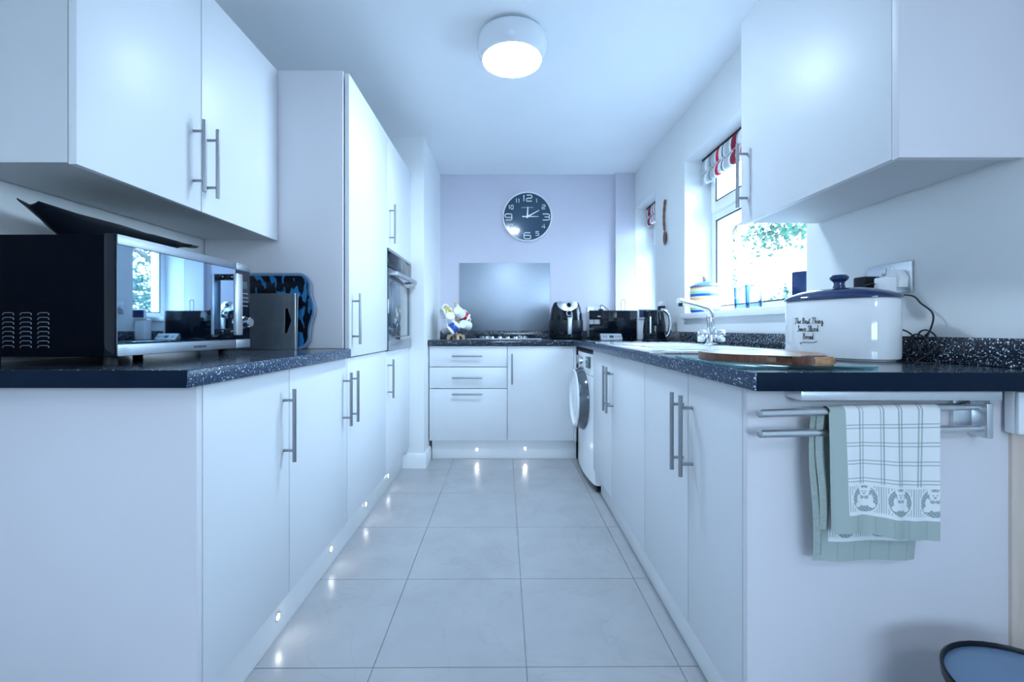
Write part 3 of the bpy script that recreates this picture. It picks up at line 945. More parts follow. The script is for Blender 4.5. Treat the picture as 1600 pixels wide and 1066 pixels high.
for bb, clr in ((bmt, 'clear_outer'), (bm2, 'clear_inner')):
    r = bmesh.ops.bisect_plane(bb, geom=bb.verts[:] + bb.edges[:] + bb.faces[:], plane_co=cut, plane_no=cn, **{clr: True})
    ed = [e_ for e_ in r['geom_cut'] if isinstance(e_, bmesh.types.BMEdge)]
    bmesh.ops.holes_fill(bb, edges=ed)
m1 = MB(); m1._merge(bmt); o1 = m1.build('dark_half', walnut_m, t); o1['label'] = 'dark walnut half'
m2 = MB(); m2._merge(bm2); o2 = m2.build('light_half', oak_m, t); o2['label'] = 'pale oak half'
q = Vector((cx, cy)) + hd * (hl - 0.032)
MB().lathe([(0.0, zb1 + 0.0004), (0.017, zb1 + 0.0004), (0.02, zb1 + 0.0012), (0.014, zb1 + 0.0012)], T(q.x, q.y, 0) @ R(ha, 'Z'), 24, sx=0.8, sy=1.7).build('hand_hole_rim', walnut_m, t)

# ------------------------------------------------------------------ bread bin
BX, BY = 0.955, 1.25
BROT = math.radians(25)
t = thing('bread_bin', 'white oval bread bin with a navy lid and printed slogan', 'bread bin', (BX, BY, WT))
hl_, hw_ = 0.137, 0.084


def stadium(sc_, z, n=14, off=(0, 0)):
    L, W = hl_ + sc_, hw_ + sc_
    p = []
    # superellipse footprint
    N = 64
    for k in range(N):
        a = 2 * PI * k / N
        ex = 2 / 2.6
        x = W * math.copysign(abs(math.cos(a)) ** ex, math.cos(a)); y = L * math.copysign(abs(math.sin(a)) ** ex, math.sin(a))
        p.append((BX + x * math.cos(BROT) - y * math.sin(BROT), BY + x * math.sin(BROT) + y * math.cos(BROT), z))
    return p


z0 = WT + 0.0008
zl = 1.074
mb = MB()
mb.loft([stadium(-0.012, z0), stadium(-0.010, z0 + 0.003), stadium(-0.001, z0 + 0.004 + 0.003), stadium(0, z0 + 0.016), stadium(0, zl - 0.006), stadium(-0.003, zl)])
body = mb.build('body', whiteg_m, t, 50)
mb = MB()
rings = [stadium(-0.004, zl + 0.0005), stadium(0.003, zl + 0.001), stadium(0.003, zl + 0.007)]
for f_, dz in ((0.90, 0.017), (0.75, 0.025), (0.55, 0.031), (0.3, 0.034), (0.1, 0.035)):
    rings.append([(BX + (p[0] - BX) * f_, BY + (p[1] - BY) * f_, zl + dz) for p in stadium(0, 0)])
mb.loft(rings)
lid = mb.build('lid', navy_m, t, 60)
MB().lathe([(0, 0.0), (0.016, 0.0), (0.013, 0.012), (0.014, 0.018), (0.022, 0.026), (0.023, 0.033), (0.018, 0.038), (0, 0.040)], T(BX, BY, zl + 0.034), 24).build('knob', navy_m, lid)

# handwriting: strokes on a unit grid (x right, y up, x-height 0.5, capitals 1.0)
SC = {
    'T': (0.62, [[(-0.05, .86), (.2, .97), (.45, .93), (.72, 1.0)], [(.36, .95), (.30, .5), (.22, .05), (.1, -.05)]]),
    'h': (0.46, [[(.12, 1.0), (.06, .5), (.03, 0)], [(.03, .1), (.16, .45), (.28, .48), (.29, .25), (.30, .03), (.4, .05)]]),
    'e': (0.38, [[(.02, .22), (.2, .3), (.27, .42), (.18, .52), (.06, .38), (.05, .15), (.16, .0), (.36, .12)]]),
    'B': (0.60, [[(.12, .95), (.08, .5), (.05, 0)], [(-.02, .85), (.2, 1.0), (.42, .85), (.3, .6), (.12, .52)], [(.12, .52), (.4, .5), (.48, .25), (.3, .02), (.0, .05)]]),
    's': (0.32, [[(.02, .05), (.16, .3), (.18, .52), (.22, .3), (.2, .08), (.08, .0)], [(.2, .06), (.32, .12)]]),
    't': (0.32, [[(.16, .85), (.1, .4), (.1, .08), (.2, .0), (.32, .1)], [(.0, .58), (.3, .64)]]),
    'i': (0.24, [[(.08, .5), (.06, .1), (.12, .0), (.24, .1)], [(.10, .72), (.115, .76)]]),
    'n': (0.46, [[(.06, .5), (.04, .0)], [(.04, .1), (.16, .45), (.28, .48), (.29, .2), (.31, .02), (.44, .08)]]),
    'g': (0.42, [[(.3, .46), (.16, .52), (.05, .3), (.1, .06), (.22, .08), (.31, .46), (.29, -.1), (.2, -.42), (.06, -.4), (.1, -.2), (.42, .12)]]),
    'S': (0.50, [[(.48, .88), (.36, 1.0), (.2, .85), (.24, .6), (.36, .38), (.28, .05), (.1, -.04), (.0, .1)]]),
    'c': (0.34, [[(.27, .42), (.17, .52), (.05, .34), (.06, .1), (.16, .0), (.34, .12)]]),
    'l': (0.24, [[(.03, .1), (.2, .7), (.2, 1.0), (.1, .8), (.08, .1), (.14, .0), (.26, .1)]]),
    'd': (0.42, [[(.27, .45), (.14, .52), (.04, .28), (.1, .03), (.22, .12), (.29, .5), (.34, 1.02)], [(.3, .6), (.29, .1), (.34, 0), (.44, .1)]]),
    'r': (0.34, [[(.05, .5), (.05, .0)], [(.05, .2), (.14, .46), (.26, .5), (.3, .42)]]),
    'a': (0.40, [[(.27, .45), (.14, .52), (.04, .28), (.1, .03), (.2, .1), (.28, .46)], [(.28, .46), (.27, .1), (.31, .0), (.42, .1)]]),
    ' ': (0.28, []),
}


def smooth(pl_, it=2):
    for _ in range(it):
        q_ = [pl_[0]]
        for a_, b_ in zip(pl_, pl_[1:]):
            q_.append((a_[0] * .75 + b_[0] * .25, a_[1] * .75 + b_[1] * .25)); q_.append((a_[0] * .25 + b_[0] * .75, a_[1] * .25 + b_[1] * .75))
        q_.append(pl_[-1]); pl_ = q_
    return pl_


def face_pt(v, z):
    x = -hw_ * max(0.0, 1 - abs(v / hl_) ** 2.6) ** (1 / 2.6) - 0.0006
    return (BX + x * math.cos(BROT) - v * math.sin(BROT), BY + x * math.sin(BROT) + v * math.cos(BROT), z)


mb = MB()
hgt = 0.0140
for text, vc, zl_ in (('The Best Thing', 0.036, 1.007), ('Since Sliced', 0.038, 0.985), ('Bread', 0.036, 0.9625)):
    w = sum(SC[ch][0] for ch in text) * hgt
    x = -w / 2
    for ch in text:
        adv, st = SC[ch]
        for s_ in st:
            poly = smooth(s_, 2)
            mb.tube([face_pt(vc - (x + a * hgt), zl_ + b * hgt * 1.25) for a, b in poly], 0.0007, 5)
        x += adv * hgt
poly = smooth([(-.05, -.012), (-.052, -.004), (-.03, .002), (0, .0), (.03, .001), (.045, .009)], 2)
mb.tube([face_pt(0.034 - a * 0.5, 0.953 + b * 0.5) for a, b in poly], 0.0008, 5)
mb.build('slogan', ink_m, body)

# ------------------------------------------------------------------ sockets


def double_socket(label, M, plugs=()):
    """local frame: x along wall, y out of wall, z up"""
    loc = M.to_translation()
    t = thing('wall_socket', label, 'socket', loc)
    MB().box((-0.073, 0.0005, -0.043), (0.073, 0.008, 0.043), 0.002, M).build('plate', alu_m, t)
    for s_ in (-1, 1):
        MB().box((s_ * 0.012 - 0.006, 0.008, 0.012), (s_ * 0.012 + 0.006, 0.0115, 0.032), 0.001, M).build('rocker', alu_m, t)
        sl = MB()
        sl.box((s_ * 0.042 - 0.003, 0.0079, 0.002), (s_ * 0.042 + 0.003, 0.0085, 0.012), 0, M)
        for q in (-1, 1):
            sl.box((s_ * 0.042 + q * 0.011 - 0.0035, 0.0079, -0.016), (s_ * 0.042 + q * 0.011 + 0.0035, 0.0085, -0.011), 0, M)
        sl.build('pin_holes', rubber_m, t)
    return t


Mr = T(XR, 1.280, 1.139) @ R(PI / 2, 'Z')       # x-> +Y, y -> -X
double_socket('brushed metal double socket on the right wall above the bread bin', Mr)
p = thing('power_adapter', 'black plug-in power adapter in the double socket above the bread bin', 'adapter', (1.09, 1.322, 1.12))
MB().box((0.020, 0.012, -0.040), (0.062, 0.062, 0.010), 0.004, Mr).build('body', black_m, p)
MB().box((0.028, 0.0088, -0.022), (0.056, 0.0125, 0.006), 0.001, Mr).build('pin_face', black_m, p)
p = thing('phone_charger', 'white plug and white charger cube in the socket above the bread bin', 'charger', (1.09, 1.238, 1.12))
hexp = [(-0.022, -0.026), (0.022, -0.026), (0.026, 0.0), (0.012, 0.024), (-0.012, 0.024), (-0.026, 0.0)]
MB().prism(hexp, 0.0088, 0.034, Mr @ T(-0.042, 0, -0.004) @ R(-PI / 2, 'X') @ Matrix.Diagonal((1, -1, 1, 1))).build('plug', whiteg_m, p)
MB().box((-0.060, 0.0342, -0.048), (-0.022, 0.070, 0.000), 0.005, Mr).build('charger_cube', whiteg_m, p)


def w(l):
    return tuple(Mr @ Vector(l))


cb = MB()


def spl(pts, n=8):
    P = [Vector(q) for q in pts]
    P = [P[0]] + P + [P[-1]]
    o_ = []
    for i in range(1, len(P) - 2):
        for k in range(n):
            u_ = k / n
            o_.append(0.5 * ((2 * P[i]) + (P[i + 1] - P[i - 1]) * u_ + (2 * P[i - 1] - 5 * P[i] + 4 * P[i + 1] - P[i + 2]) * u_ ** 2 + (3 * P[i] - P[i - 1] - 3 * P[i + 1] + P[i + 2]) * u_ ** 3))
    o_.append(P[-2])
    return o_


cab = MB().tube(spl([w((-0.030, 0.072, -0.018)), w((-0.026, 0.080, -0.018)), w((0.0, 0.078, -0.024)), (1.075, 1.27, 1.085), (1.11, 1.20, 1.085), (1.113, 1.168, 1.06), (1.112, 1.135, 1.03), (1.108, 1.14, 0.985), (1.085, 1.15, 0.925)]), 0.0021, 8)
cab.tube(spl([(1.108, 1.14, 0.985), (1.10, 1.16, 0.965), (1.095, 1.19, 0.985), (1.09, 1.22, 0.995)]), 0.0021, 8)
a_ = np.linspace(0, 2 * PI * 2.6, 60)
cab.tube([(1.098 - 0.006 * math.sin(q) - 0.0004 * i, 1.128 + 0.032 * math.cos(q) + 0.0006 * i, 0.962 + 0.030 * math.sin(q) - 0.0005 * i) for i, q in enumerate(a_)], 0.0021, 8)
cab.tube(spl([(1.096, 1.10, 0.955), (1.06, 1.10, 0.925), (1.02, 1.085, 0.910), (1.00, 1.06, 0.910), (1.03, 1.05, 0.910), (1.06, 1.07, 0.912), (1.09, 1.10, 0.92)]), 0.0019, 8)
tag(cab.build('charger_cable', rubber_m), 'tangled black charger cable beside the bread bin', 'cable')
tag(MB().tube(spl([(1.106, 1.70, 0.913), (1.09, 1.62, 0.925), (1.085, 1.55, 0.94), (1.08, 1.46, 0.925), (1.075, 1.43, 0.911)]), 0.0022, 8).build('appliance_cable', rubber_m), 'short black cable disappearing behind the far end of the bread bin', 'cable')

# fused switch on the end panel
t = thing('fused_switch', 'white surface-mounted fused switch under the right worktop end', 'switch', (1.105, 0.925, 0.8))
bx('back_box', appl_m, t, (1.063, 0.911, 0.772), (1.129, 0.9312, 0.862), 0.004)
fp = bx('face_plate', appl_m, t, (1.0635, 0.903, 0.7725), (1.129, 0.911, 0.8615), 0.003)
bx('rocker', whiteg_m, t, (1.083, 0.898, 0.802), (1.109, 0.9035, 0.832), 0.002)
for zz in (0.782, 0.849):
    MB().lathe([(0, 0.0006), (0.0032, 0.0006), (0.0036, -0.001)], T(1.092, 0.903, zz) @ R(PI / 2, 'X'), 14).build('screw', steel_m, t)

# ------------------------------------------------------------------ towel rail and towel
t = thing('towel_rail', 'pull-out aluminium towel rail with two bars on the right end panel', 'towel rail', (0.75, 0.92, 0.82))
tr = MB()
tr.box((0.60, 0.885, 0.846), (1.01, 0.9380, 0.8665), 0.003)
tr.build('top_channel', alu_m, t)
bk = MB()
bk.box((0.994, 0.900, 0.765), (1.008, 0.938, 0.838), 0.002); bk.box((0.955, 0.930, 0.772), (0.996, 0.938, 0.84), 0.001)
bk.build('bracket', alu_m, t)
bx('slider', steel_m, t, (0.965, 0.905, 0.833), (1.006, 0.936, 0.8455), 0.002)
bars = (((0.498, 0.857, 0.8255), (0.996, 0.925, 0.828)), ((0.508, 0.873, 0.7817), (0.996, 0.918, 0.782)))
for a, b in bars:
    a, b = Vector(a), Vector(b)
    dr = (b - a).normalized()
    br_ = MB().tube([a, a + dr * 0.001, b], [0.0065, 0.0077, 0.0077], 20).build('bar', alu_m, t)
    MB().tube([a - dr * 0.004, a + dr * 0.001], [0.0050, 0.0081], 18).build('end_cap', grey_m, br_)


def dbar(X, k=0):
    a, b = bars[k]
    f = (X - a[0]) / (b[0] - a[0])
    return a[1] + (b[1] - a[1]) * f


NU, NV1, NV2 = 230, 260, 290
sage = np.array(lin((0.66, 0.71, 0.69))); white = np.array((0.80, 0.81, 0.81)); line = np.array(lin((0.54, 0.60, 0.60)))


def pattern(U, V):
    """U 0..650 left to right, V distance from the hem edge upwards, in the photograph's crop units"""
    col = np.tile(white, (U.size, 1))
    U = U.ravel(); V = V.ravel()

    def put(mask, c, a=1.0):
        col[mask] = col[mask] * (1 - a) + c * a
    for c_ in (180, 303, 412, 535):
        for d_ in (-9, 9):
            put((np.abs(U - c_ - d_) < 4.0) & (V > 320), line, 0.8)
    for c_ in (345, 460, 575, 690, 800, 915):
        for d_ in (-10, 10):
            put(np.abs(V - c_ - d_) < 3.6, line, 0.8)
    band = (V > 130) & (V < 315)
    put(band & (np.abs((U / 15.0) % 1 - 0.5) < 0.2) & (V > 142) & (V < 306), line, 0.75)
    for cx_ in (193, 410, 625):
        x = (U - cx_) / 80.0; y = (V - 222) / 88.0
        r2 = x * x + y * y
        put(r2 < 1.12, white)
        put(r2 < 0.92, line)
        put((r2 < 0.88) & (((U * 0.13).astype(int) + (V * 0.13).astype(int)) % 3 == 0), white, 0.45)

        def el(ex, ey, rx, ry):
            return ((x - ex) / rx) ** 2 + ((y - ey) / ry) ** 2 < 1
        bear = el(0, 0.47, .36, .32) | el(-.33, .74, .15, .15) | el(.33, .74, .15, .15) | el(0, -.1, .46, .44) | el(-.5, -.42, .26, .2) | el(.5, -.42, .26, .2) | el(-.46, 0, .16, .34) | el(.46, 0, .16, .34)
        put(bear, white)
        put(el(-.12, .53, .05, .05) | el(.12, .53, .05, .05) | el(0, .38, .09, .06), line)
        put(el(-.16, .1, .16, .12) | el(.16, .1, .16, .12), line, 0.8)
    put(V < 118, sage)
    put((V < 118) & (np.abs(((U + 20) / 110) % 1 - .5) < 0.05), line, 0.35)
    put(U < 88, sage)
    return col


cs = 0.285 / 820.0             # metres per crop unit along the drop


def towel():
    us = np.linspace(0, 1, NU)
    verts, cols = [], []
    X0_, X1_ = 0.643, 0.893
    ztop = 0.8255 + 0.0105
    zf, zb_ = 0.578, 0.512
    rows = []
    # arc-length along: front hem -> top -> back hem
    for j in range(NV1):
        rows.append(('f', j / (NV1 - 1)))
    for j in range(1, 9):
        rows.append(('t', j / 9))
    for j in range(NV2):
        rows.append(('b', j / (NV2 - 1)))
    U = us * 650
    for kind, v in rows:
        if kind == 'f':
            z = zf + (ztop - 0.0105 - zf) * v
            drop = 1 - v
            wave = 0.0035 * np.sin(us * 13 + 0.6) * drop + 0.002 * np.sin(us * 31 + 2) * drop
            skew = -0.012 * drop * us + 0.006 * drop * (1 - us)
            X = X0_ + (X1_ - X0_) * us + skew
            Y = np.array([min(dbar(q, 0), dbar(q, 1)) for q in X]) - 0.0125 - wave * 1.0 - 0.006 * drop
            zz = z + (0.006 * np.sin(us * 6.0) - 0.022 * (us - 0.3)) * drop
            Y = Y + 0.010 * np.exp(-us / 0.05) * (0.4 + drop)
            V = np.full(NU, v * (0.2725 / cs))
        elif kind == 't':
            a = PI * v
            X = X0_ + (X1_ - X0_) * us
            Y = np.array([dbar(q, 0) for q in X]) - 0.0125 * math.cos(a)
            zz = np.full(NU, ztop - 0.0105 + 0.0115 * math.sin(a))
            V = np.full(NU, 0.2725 / cs)
        else:
            drop = v
            z = ztop - 0.0105 - (ztop - 0.0105 - zb_) * v
            wave = 0.003 * np.sin(us * 11 + 1.7) * drop
            X = X0_ + (X1_ - X0_) * us + drop * (-0.012 - 0.020 * us)
            Y = np.array([max(dbar(q, 0), dbar(q, 1)) for q in X]) + 0.0125 + wave
            Y = np.minimum(Y, 0.933)
            zz = np.full(NU, z) - 0.008 * drop * (us - .2)
            V = np.full(NU, (1 - v) * (0.313 / cs))
        verts.append(np.stack([X, Y, zz], 1)); cols.append(pattern(U, V))
    vs = np.concatenate(verts); cs_ = np.concatenate(cols)
    nv = len(rows)
    faces = [(j * NU + i, j * NU + i + 1, (j + 1) * NU + i + 1, (j + 1) * NU + i) for j in range(nv - 1) for i in range(NU - 1)]
    me = bpy.data.meshes.new('tea_towel')
    me.from_pydata(vs.tolist(), [], faces)
    at = me.color_attributes.new('print', 'FLOAT_COLOR', 'POINT')
    at.data.foreach_set('color', np.concatenate([cs_, np.ones((len(cs_), 1))], 1).astype(np.float32).ravel())
    me.materials.append(towel_m)
    me.shade_smooth()
    o = bpy.data.objects.new('tea_towel', me)
    C.objects.link(o)
    tag(o, 'sage and white checked tea towel with teddy border draped over the rail', 'tea towel')
    # folded hem layers showing at the left side
    k = MB()
    for dx, dy, z0_, z1_ in ((-0.011, 0.010, 0.585, 0.826), (-0.020, 0.016, 0.53, 0.826)):
        ring = []
        for z in np.linspace(z1_, z0_, 14):
            f = (z1_ - z) / (z1_ - z0_)
            x = X0_ + dx - 0.004 * math.sin(f * 5)
            y = dbar(X0_) + dy + 0.002 * math.sin(f * 7)
            ring.append([(x, y - 0.003, z), (x + 0.012, y - 0.006, z), (x + 0.02, y, z), (x + 0.006, y + 0.001, z)])
        k.loft(ring)
    k.build('folded_edge', MATS['towel_sage'], o)
    return o


mat('towel_sage', tuple(sage * 0.9), 0.9, nscale=200, namt=0.12, bump=0.3, bscale=600)
towel()

# bin
t = thing('pedal_bin', 'blue grey bin with a dark rim at the near right corner', 'bin', (0.86, 0.70, 0.0))
bxc, byc = 0.888, 0.70
mb = MB().lathe([(0, 0.002), (0.105, 0.002), (0.115, 0.012), (0.130, 0.375), (0, 0.375)], T(bxc, byc, 0), 40)
mb.build('body', grey_m, t)
MB().lathe([(0.1285, 0.374), (0.135, 0.376), (0.136, 0.394), (0.133, 0.396), (0.131, 0.392), (0.131, 0.384)], T(bxc, byc, 0), 40).build('rim', black_m, t)
MB().lathe([(0.1305, 0.378), (0.1305, 0.387), (0.12, 0.389), (0.06, 0.391), (0, 0.391)], T(bxc, byc, 0), 40).build('lid', binblue_m, t)

# ------------------------------------------------------------------ washing machine
t = thing('washing_machine', 'white front-loading washing machine in the far right corner', 'washing machine', (0.83, 2.91, 0))
y0, y1 = 2.612, 3.205
fx = 0.535
bx('body', appl_m, t, (fx + 0.004, y0, 0.045), (XR - 0.03, y1, 0.835), 0.004)
mb = MB()
ny = 16
pr = []
for k in range(ny + 1):
    f = k / ny
    pr.append((y0 + (y1 - y0) * f, fx - 0.004 - 0.028 * math.sin(PI * f) ** 0.7))
poly = [(p[1], p[0]) for p in pr] + [(fx + 0.004, y1), (fx + 0.004, y0)]
mb.prism(poly, 0.05, 0.700)
front = mb.build('front_panel', appl_m, t)
mb = MB().prism(poly, 0.703, 0.835)
cpn = mb.build('control_panel', appl_m, t)
MB().box((fx - 0.031, 2.68, 0.745), (fx - 0.016, 2.78, 0.815), 0.003).build('display', lcd_m, cpn)
MB().box((fx - 0.037, 3.0, 0.745), (fx - 0.026, 3.10, 0.805), 0.003).build('detergent_drawer', grey_m, cpn)
MB().lathe([(0, 0), (0.024, 0), (0.022, 0.018), (0, 0.019)], T(fx - 0.032, 2.90, 0.78) @ R(-PI / 2, 'Y'), 24).build('dial', chrome_m, cpn)
dc = T(fx - 0.028, 2.91, 0.530) @ R(-PI / 2, 'Y')
wd = MB().lathe([(0.165, 0.050), (0.172, 0.060), (0.180, 0.062), (0.188, 0.056), (0.186, 0.050)], dc, 48).build('door', appl_m, t)
MB().lathe([(0.212, -0.004), (0.212, 0.004), (0.186, 0.0505)], dc, 48).build('dark_surround', ovglass_m, wd)
MB().lathe([(0.166, 0.0505), (0.150, 0.046), (0.12, 0.050), (0.07, 0.058), (0.0, 0.060)], dc, 48).build('porthole_glass', appl_m, wd)
for yy in (y0 + 0.05, y1 - 0.05):
    for xx in (fx + 0.03, XR - 0.09):
        MB().cyl((xx, yy, 0.001), (xx, yy, 0.046), 0.02, n=14).build('foot', rubber_m, t)
bx('kick_strip', rubber_m, t, (fx + 0.006, y0 + 0.003, 0.012), (fx + 0.008, y1 - 0.003, 0.045), 0.0005)

# ------------------------------------------------------------------ hob, splashback
t = thing('gas_hob', 'black gas hob with a steel edge set in the back worktop', 'hob', (-0.03, 3.55, WT))
hx0, hx1, hy0, hy1 = (728 - 791.5) * 3.33 / 680, (846.5 - 791.5) * 3.33 / 680, 3.33, 3.80
bx('glass', blackg_m, t, (hx0 + 0.012, hy0 + 0.02, WT + 0.0008), (hx1 - 0.012, hy1, WT + 0.009), 0.002)
bx('front_trim', bsteel_m, t, (hx0, hy0, WT + 0.0008), (hx1, hy0 + 0.018, WT + 0.009), 0.003)
for i in range(6):
    xk = hx0 + 0.135 + i * 0.062 - (0.02 if i == 0 else 0) + (0.02 if i == 5 else 0)
    if i in (0, 5):
        continue
    MB().lathe([(0, WT + 0.0092), (0.019, WT + 0.0092), (0.017, WT + 0.021), (0.014, WT + 0.023), (0, WT + 0.023)], T(xk, hy0 + 0.075, 0), 20).build('knob', chrome_m, t)
for bxx, byy, rr_ in ((hx0 + 0.14, hy0 + 0.17, 0.045), (hx1 - 0.14, hy0 + 0.17, 0.04), (hx0 + 0.14, hy0 + 0.36, 0.035), (hx1 - 0.14, hy0 + 0.36, 0.045)):
    b_ = MB().lathe([(0, WT + 0.0092), (rr_, WT + 0.0092), (rr_, WT + 0.018), (rr_ * 0.8, WT + 0.024), (0, WT + 0.024)], T(bxx, byy, 0), 24).build('burner', alu_m, t)
    g = MB()
    for a in range(4):
        dx, dy = math.cos(a * PI / 2), math.sin(a * PI / 2)
        g.tube([(bxx + dx * 0.1, byy + dy * 0.07, WT + 0.0095), (bxx + dx * 0.1, byy + dy * 0.07, WT + 0.034), (bxx + dx * 0.03, byy + dy * 0.03, WT + 0.034)], 0.0045, 8)
    g.build('pan_support', black_m, b_)
sp = MB().box(((718 - 791.5) * 3.85 / 680, 3.852, WT + 0.067), ((859 - 791.5) * 3.85 / 680, 3.8585, H + (513 - 411) * 3.852 / 680), 0.001).build('splashback', splash_m)
tag(sp, 'brushed steel splashback panel behind the hob', 'splashback')

# ------------------------------------------------------------------ wall clock
ccx, ccz, cy_ = (824 - 791.5) * 3.83 / 680, H + (513 - 338.5) * 3.83 / 680, 3.826
t = thing('wall_clock', 'round navy wall clock with large white numerals above the splashback', 'clock', (ccx, cy_, ccz))
Mc = T(ccx, YB - 0.001, ccz) @ R(PI / 2, 'X')
RC = 39.0 * 3.83 / 680
MB().lathe([(0, 0), (RC * 0.98, 0), (RC, 0.006), (RC, 0.03), (RC * 0.985, 0.036), (RC * 0.95, 0.034), (RC * 0.945, 0.028)], Mc, 64).build('rim', trim_m, t)
MB().lathe([(RC * 0.948, 0.024), (RC * 0.5, 0.0242), (0, 0.0243)], Mc, 64).build('face', clockface_m, t)
DG = {'1': [[(.25, .8), (.5, 1), (.5, 0)]], '2': [[(.05, 1), (.8, 1), (.95, .88), (.95, .62), (.8, .5), (.2, .5), (.05, .38), (.05, 0), (.95, 0)]],
      '3': [[(.05, 1), (.8, 1), (.95, .88), (.95, .62), (.82, .5), (.3, .5)], [(.82, .5), (.95, .38), (.95, .12), (.8, 0), (.05, 0)]],
      '4': [[(.75, 0), (.75, 1), (.05, .25), (1, .25)]], '5': [[(.95, 1), (.1, 1), (.1, .58), (.8, .58), (.95, .45), (.95, .13), (.8, 0), (.05, 0)]],
      '6': [[(.9, 1), (.2, 1), (.05, .88), (.05, .12), (.2, 0), (.8, 0), (.95, .12), (.95, .45), (.8, .57), (.05, .57)]],
      '7': [[(.05, 1), (.95, 1), (.4, 0)]],
      '8': [[(.2, .52), (.05, .64), (.05, .88), (.2, 1), (.8, 1), (.95, .88), (.95, .64), (.8, .52), (.2, .52), (.05, .4), (.05, .12), (.2, 0), (.8, 0), (.95, .12), (.95, .4), (.8, .52)]],
      '9': [[(.1, 0), (.8, 0), (.95, .12), (.95, .88), (.8, 1), (.2, 1), (.05, .88), (.05, .55), (.2, .43), (.95, .43)]],
      '0': [[(.2, 0), (.8, 0), (.95, .12), (.95, .88), (.8, 1), (.2, 1), (.05, .88), (.05, .12), (.2, 0)]]}
px = 3.83 / 680
NUM = {'12': (0, 29, 11, 14), '1': (14.6, 25.2, 5.5, 6.2), '2': (25.5, 15.3, 6, 6), '3': (29.3, -0.5, 11.5, 9.5), '4': (25.2, -14.8, 6, 6.2), '5': (15.4, -26.3, 6, 5.6), '6': (0, -29.8, 11.5, 10),
       '7': (-15, -26, 6, 5.6), '8': (-25.5, -14.8, 6, 6), '9': (-29.5, -0.5, 11.5, 9.5), '10': (-25.8, 15, 7, 7), '11': (-15, 25.2, 5, 6.2)}
for k, (nx, nz, nw, nh) in NUM.items():
    big = k in ('12', '3', '6', '9')
    mb = MB()
    hh = (9.5 if big else 6.2) * px
    ww_ = hh * (1.22 if big else 0.9)
    if k == '12':
        cwid = hh * 0.72
    else:
        cwid = ww_
    widths = []
    for ch in k:
        widths.append(hh * 0.48 if ch == '1' else (hh * 0.98 if k == '12' else (hh * 0.62 if k == '10' else ww_)))
    tot = sum(widths) + hh * 0.14 * (len(k) - 1)
    x = -tot / 2
    for ch, w_ in zip(k, widths):
        for s_ in DG[ch]:
            pp = [(ccx + nx * px + x + a * w_, YB - 0.001 - 0.0255, ccz + nz * px + (b - .5) * hh) for a, b in s_]
            mb.tube(pp, (0.0044 if big else 0.0032), 6)
        x += w_ + hh * 0.14
    mb.build('numeral', numeral_m, t)


def hand(ang_deg, L, back, w0, yo, nm, m):
    a = math.radians(ang_deg)
    d = Vector((math.sin(a), 0, math.cos(a))); n = Vector((math.cos(a), 0, -math.sin(a)))
    o = Vector((ccx, YB - 0.001 - yo, ccz))
    mb = MB()
    P = [o - d * back + n * w0, o - d * back - n * w0, o + d * L - n * w0 * 0.45, o + d * L + n * w0 * 0.45]
    dy = Vector((0, -0.0016, 0))
    mb.loft([[tuple(p) for p in P], [tuple(p + dy) for p in P]])
    mb.build(nm, m, t)


hand(3, 15.5 * px, 2 * px, 0.0075, 0.026, 'hour_hand', numeral_m)
hand(62, 21 * px, 2 * px, 0.006, 0.0285, 'minute_hand', numeral_m)
hand(90, 17.5 * px, 8 * px, 0.0045, 0.0305, 'second_hand', alu_m)
MB().lathe([(0, 0.034), (0.009, 0.034), (0.009, 0.024), (0, 0.024)], Mc, 16).build('pivot', alu_m, t)
lb = MB()
for i in range(11):
    x = ccx + (-9 + i * 1.7) * px
    lb.box((x, YB - 0.0265, ccz + 13.6 * px), (x + 1.1 * px, YB - 0.0255, ccz + 15.2 * px))
lb.build('small_print', grey_m, t)

# ------------------------------------------------------------------ ceiling lamp
rl = 0.163


def make_ceiling_lamp(label, lx, ly, em):
    t = thing('ceiling_lamp', label, 'lamp', (lx, ly, ZC))
    Ml = T(lx, ly, ZC) @ R(PI, 'X')
    MB().lathe([(0, 0.0008), (rl * 0.80, 0.0008), (rl * 0.80, 0.02), (0, 0.02)], Ml, 48).build('base', grey_m, t)
    MB().lathe([(rl * 0.70, 0.012), (rl * 0.97, 0.014), (rl, 0.026), (rl, 0.052), (rl * 0.975, 0.075), (rl * 0.90, 0.100), (rl * 0.845, 0.112), (rl * 0.82, 0.108), (rl * 0.815, 0.09)], Ml, 64).build('body', lampbody_m, t)
    MB().lathe([(rl * 0.835, 0.104), (rl * 0.80, 0.114), (rl * 0.65, 0.121), (rl * 0.35, 0.126), (0, 0.1275)], Ml, 64).build('diffuser', em, t)


make_ceiling_lamp('round white ceiling lamp with a glowing diffuser above the tiled floor', (800 - 791.5) * 2.04 / 680, 2.04, lamp_em)
make_ceiling_lamp('added round fill lamp behind the viewpoint near the darkened wall', 0.72, -1.25, added_lamp_em)  # unseen lamp added to brighten the panels facing the camera

# ------------------------------------------------------------------ microwave
mx, my0, my1 = -0.896, 1.0, 1.511
al = math.atan2(0.0055, 0.511)
Mm = T(mx, my0, WT) @ R(-al, 'Z')      # local: y along front, x into the room, z up
t = thing('microwave', 'black and steel microwave oven with a mirrored door on the left worktop', 'microwave', (mx - 0.18, 1.25, WT))
L = 0.511
zb, ztp = 0.0225, 0.3065
bd = MB().box((-0.405, 0.001, zb), (-0.030, L - 0.001, ztp - 0.001), 0.004, Mm).build('body', mwside_m, t)
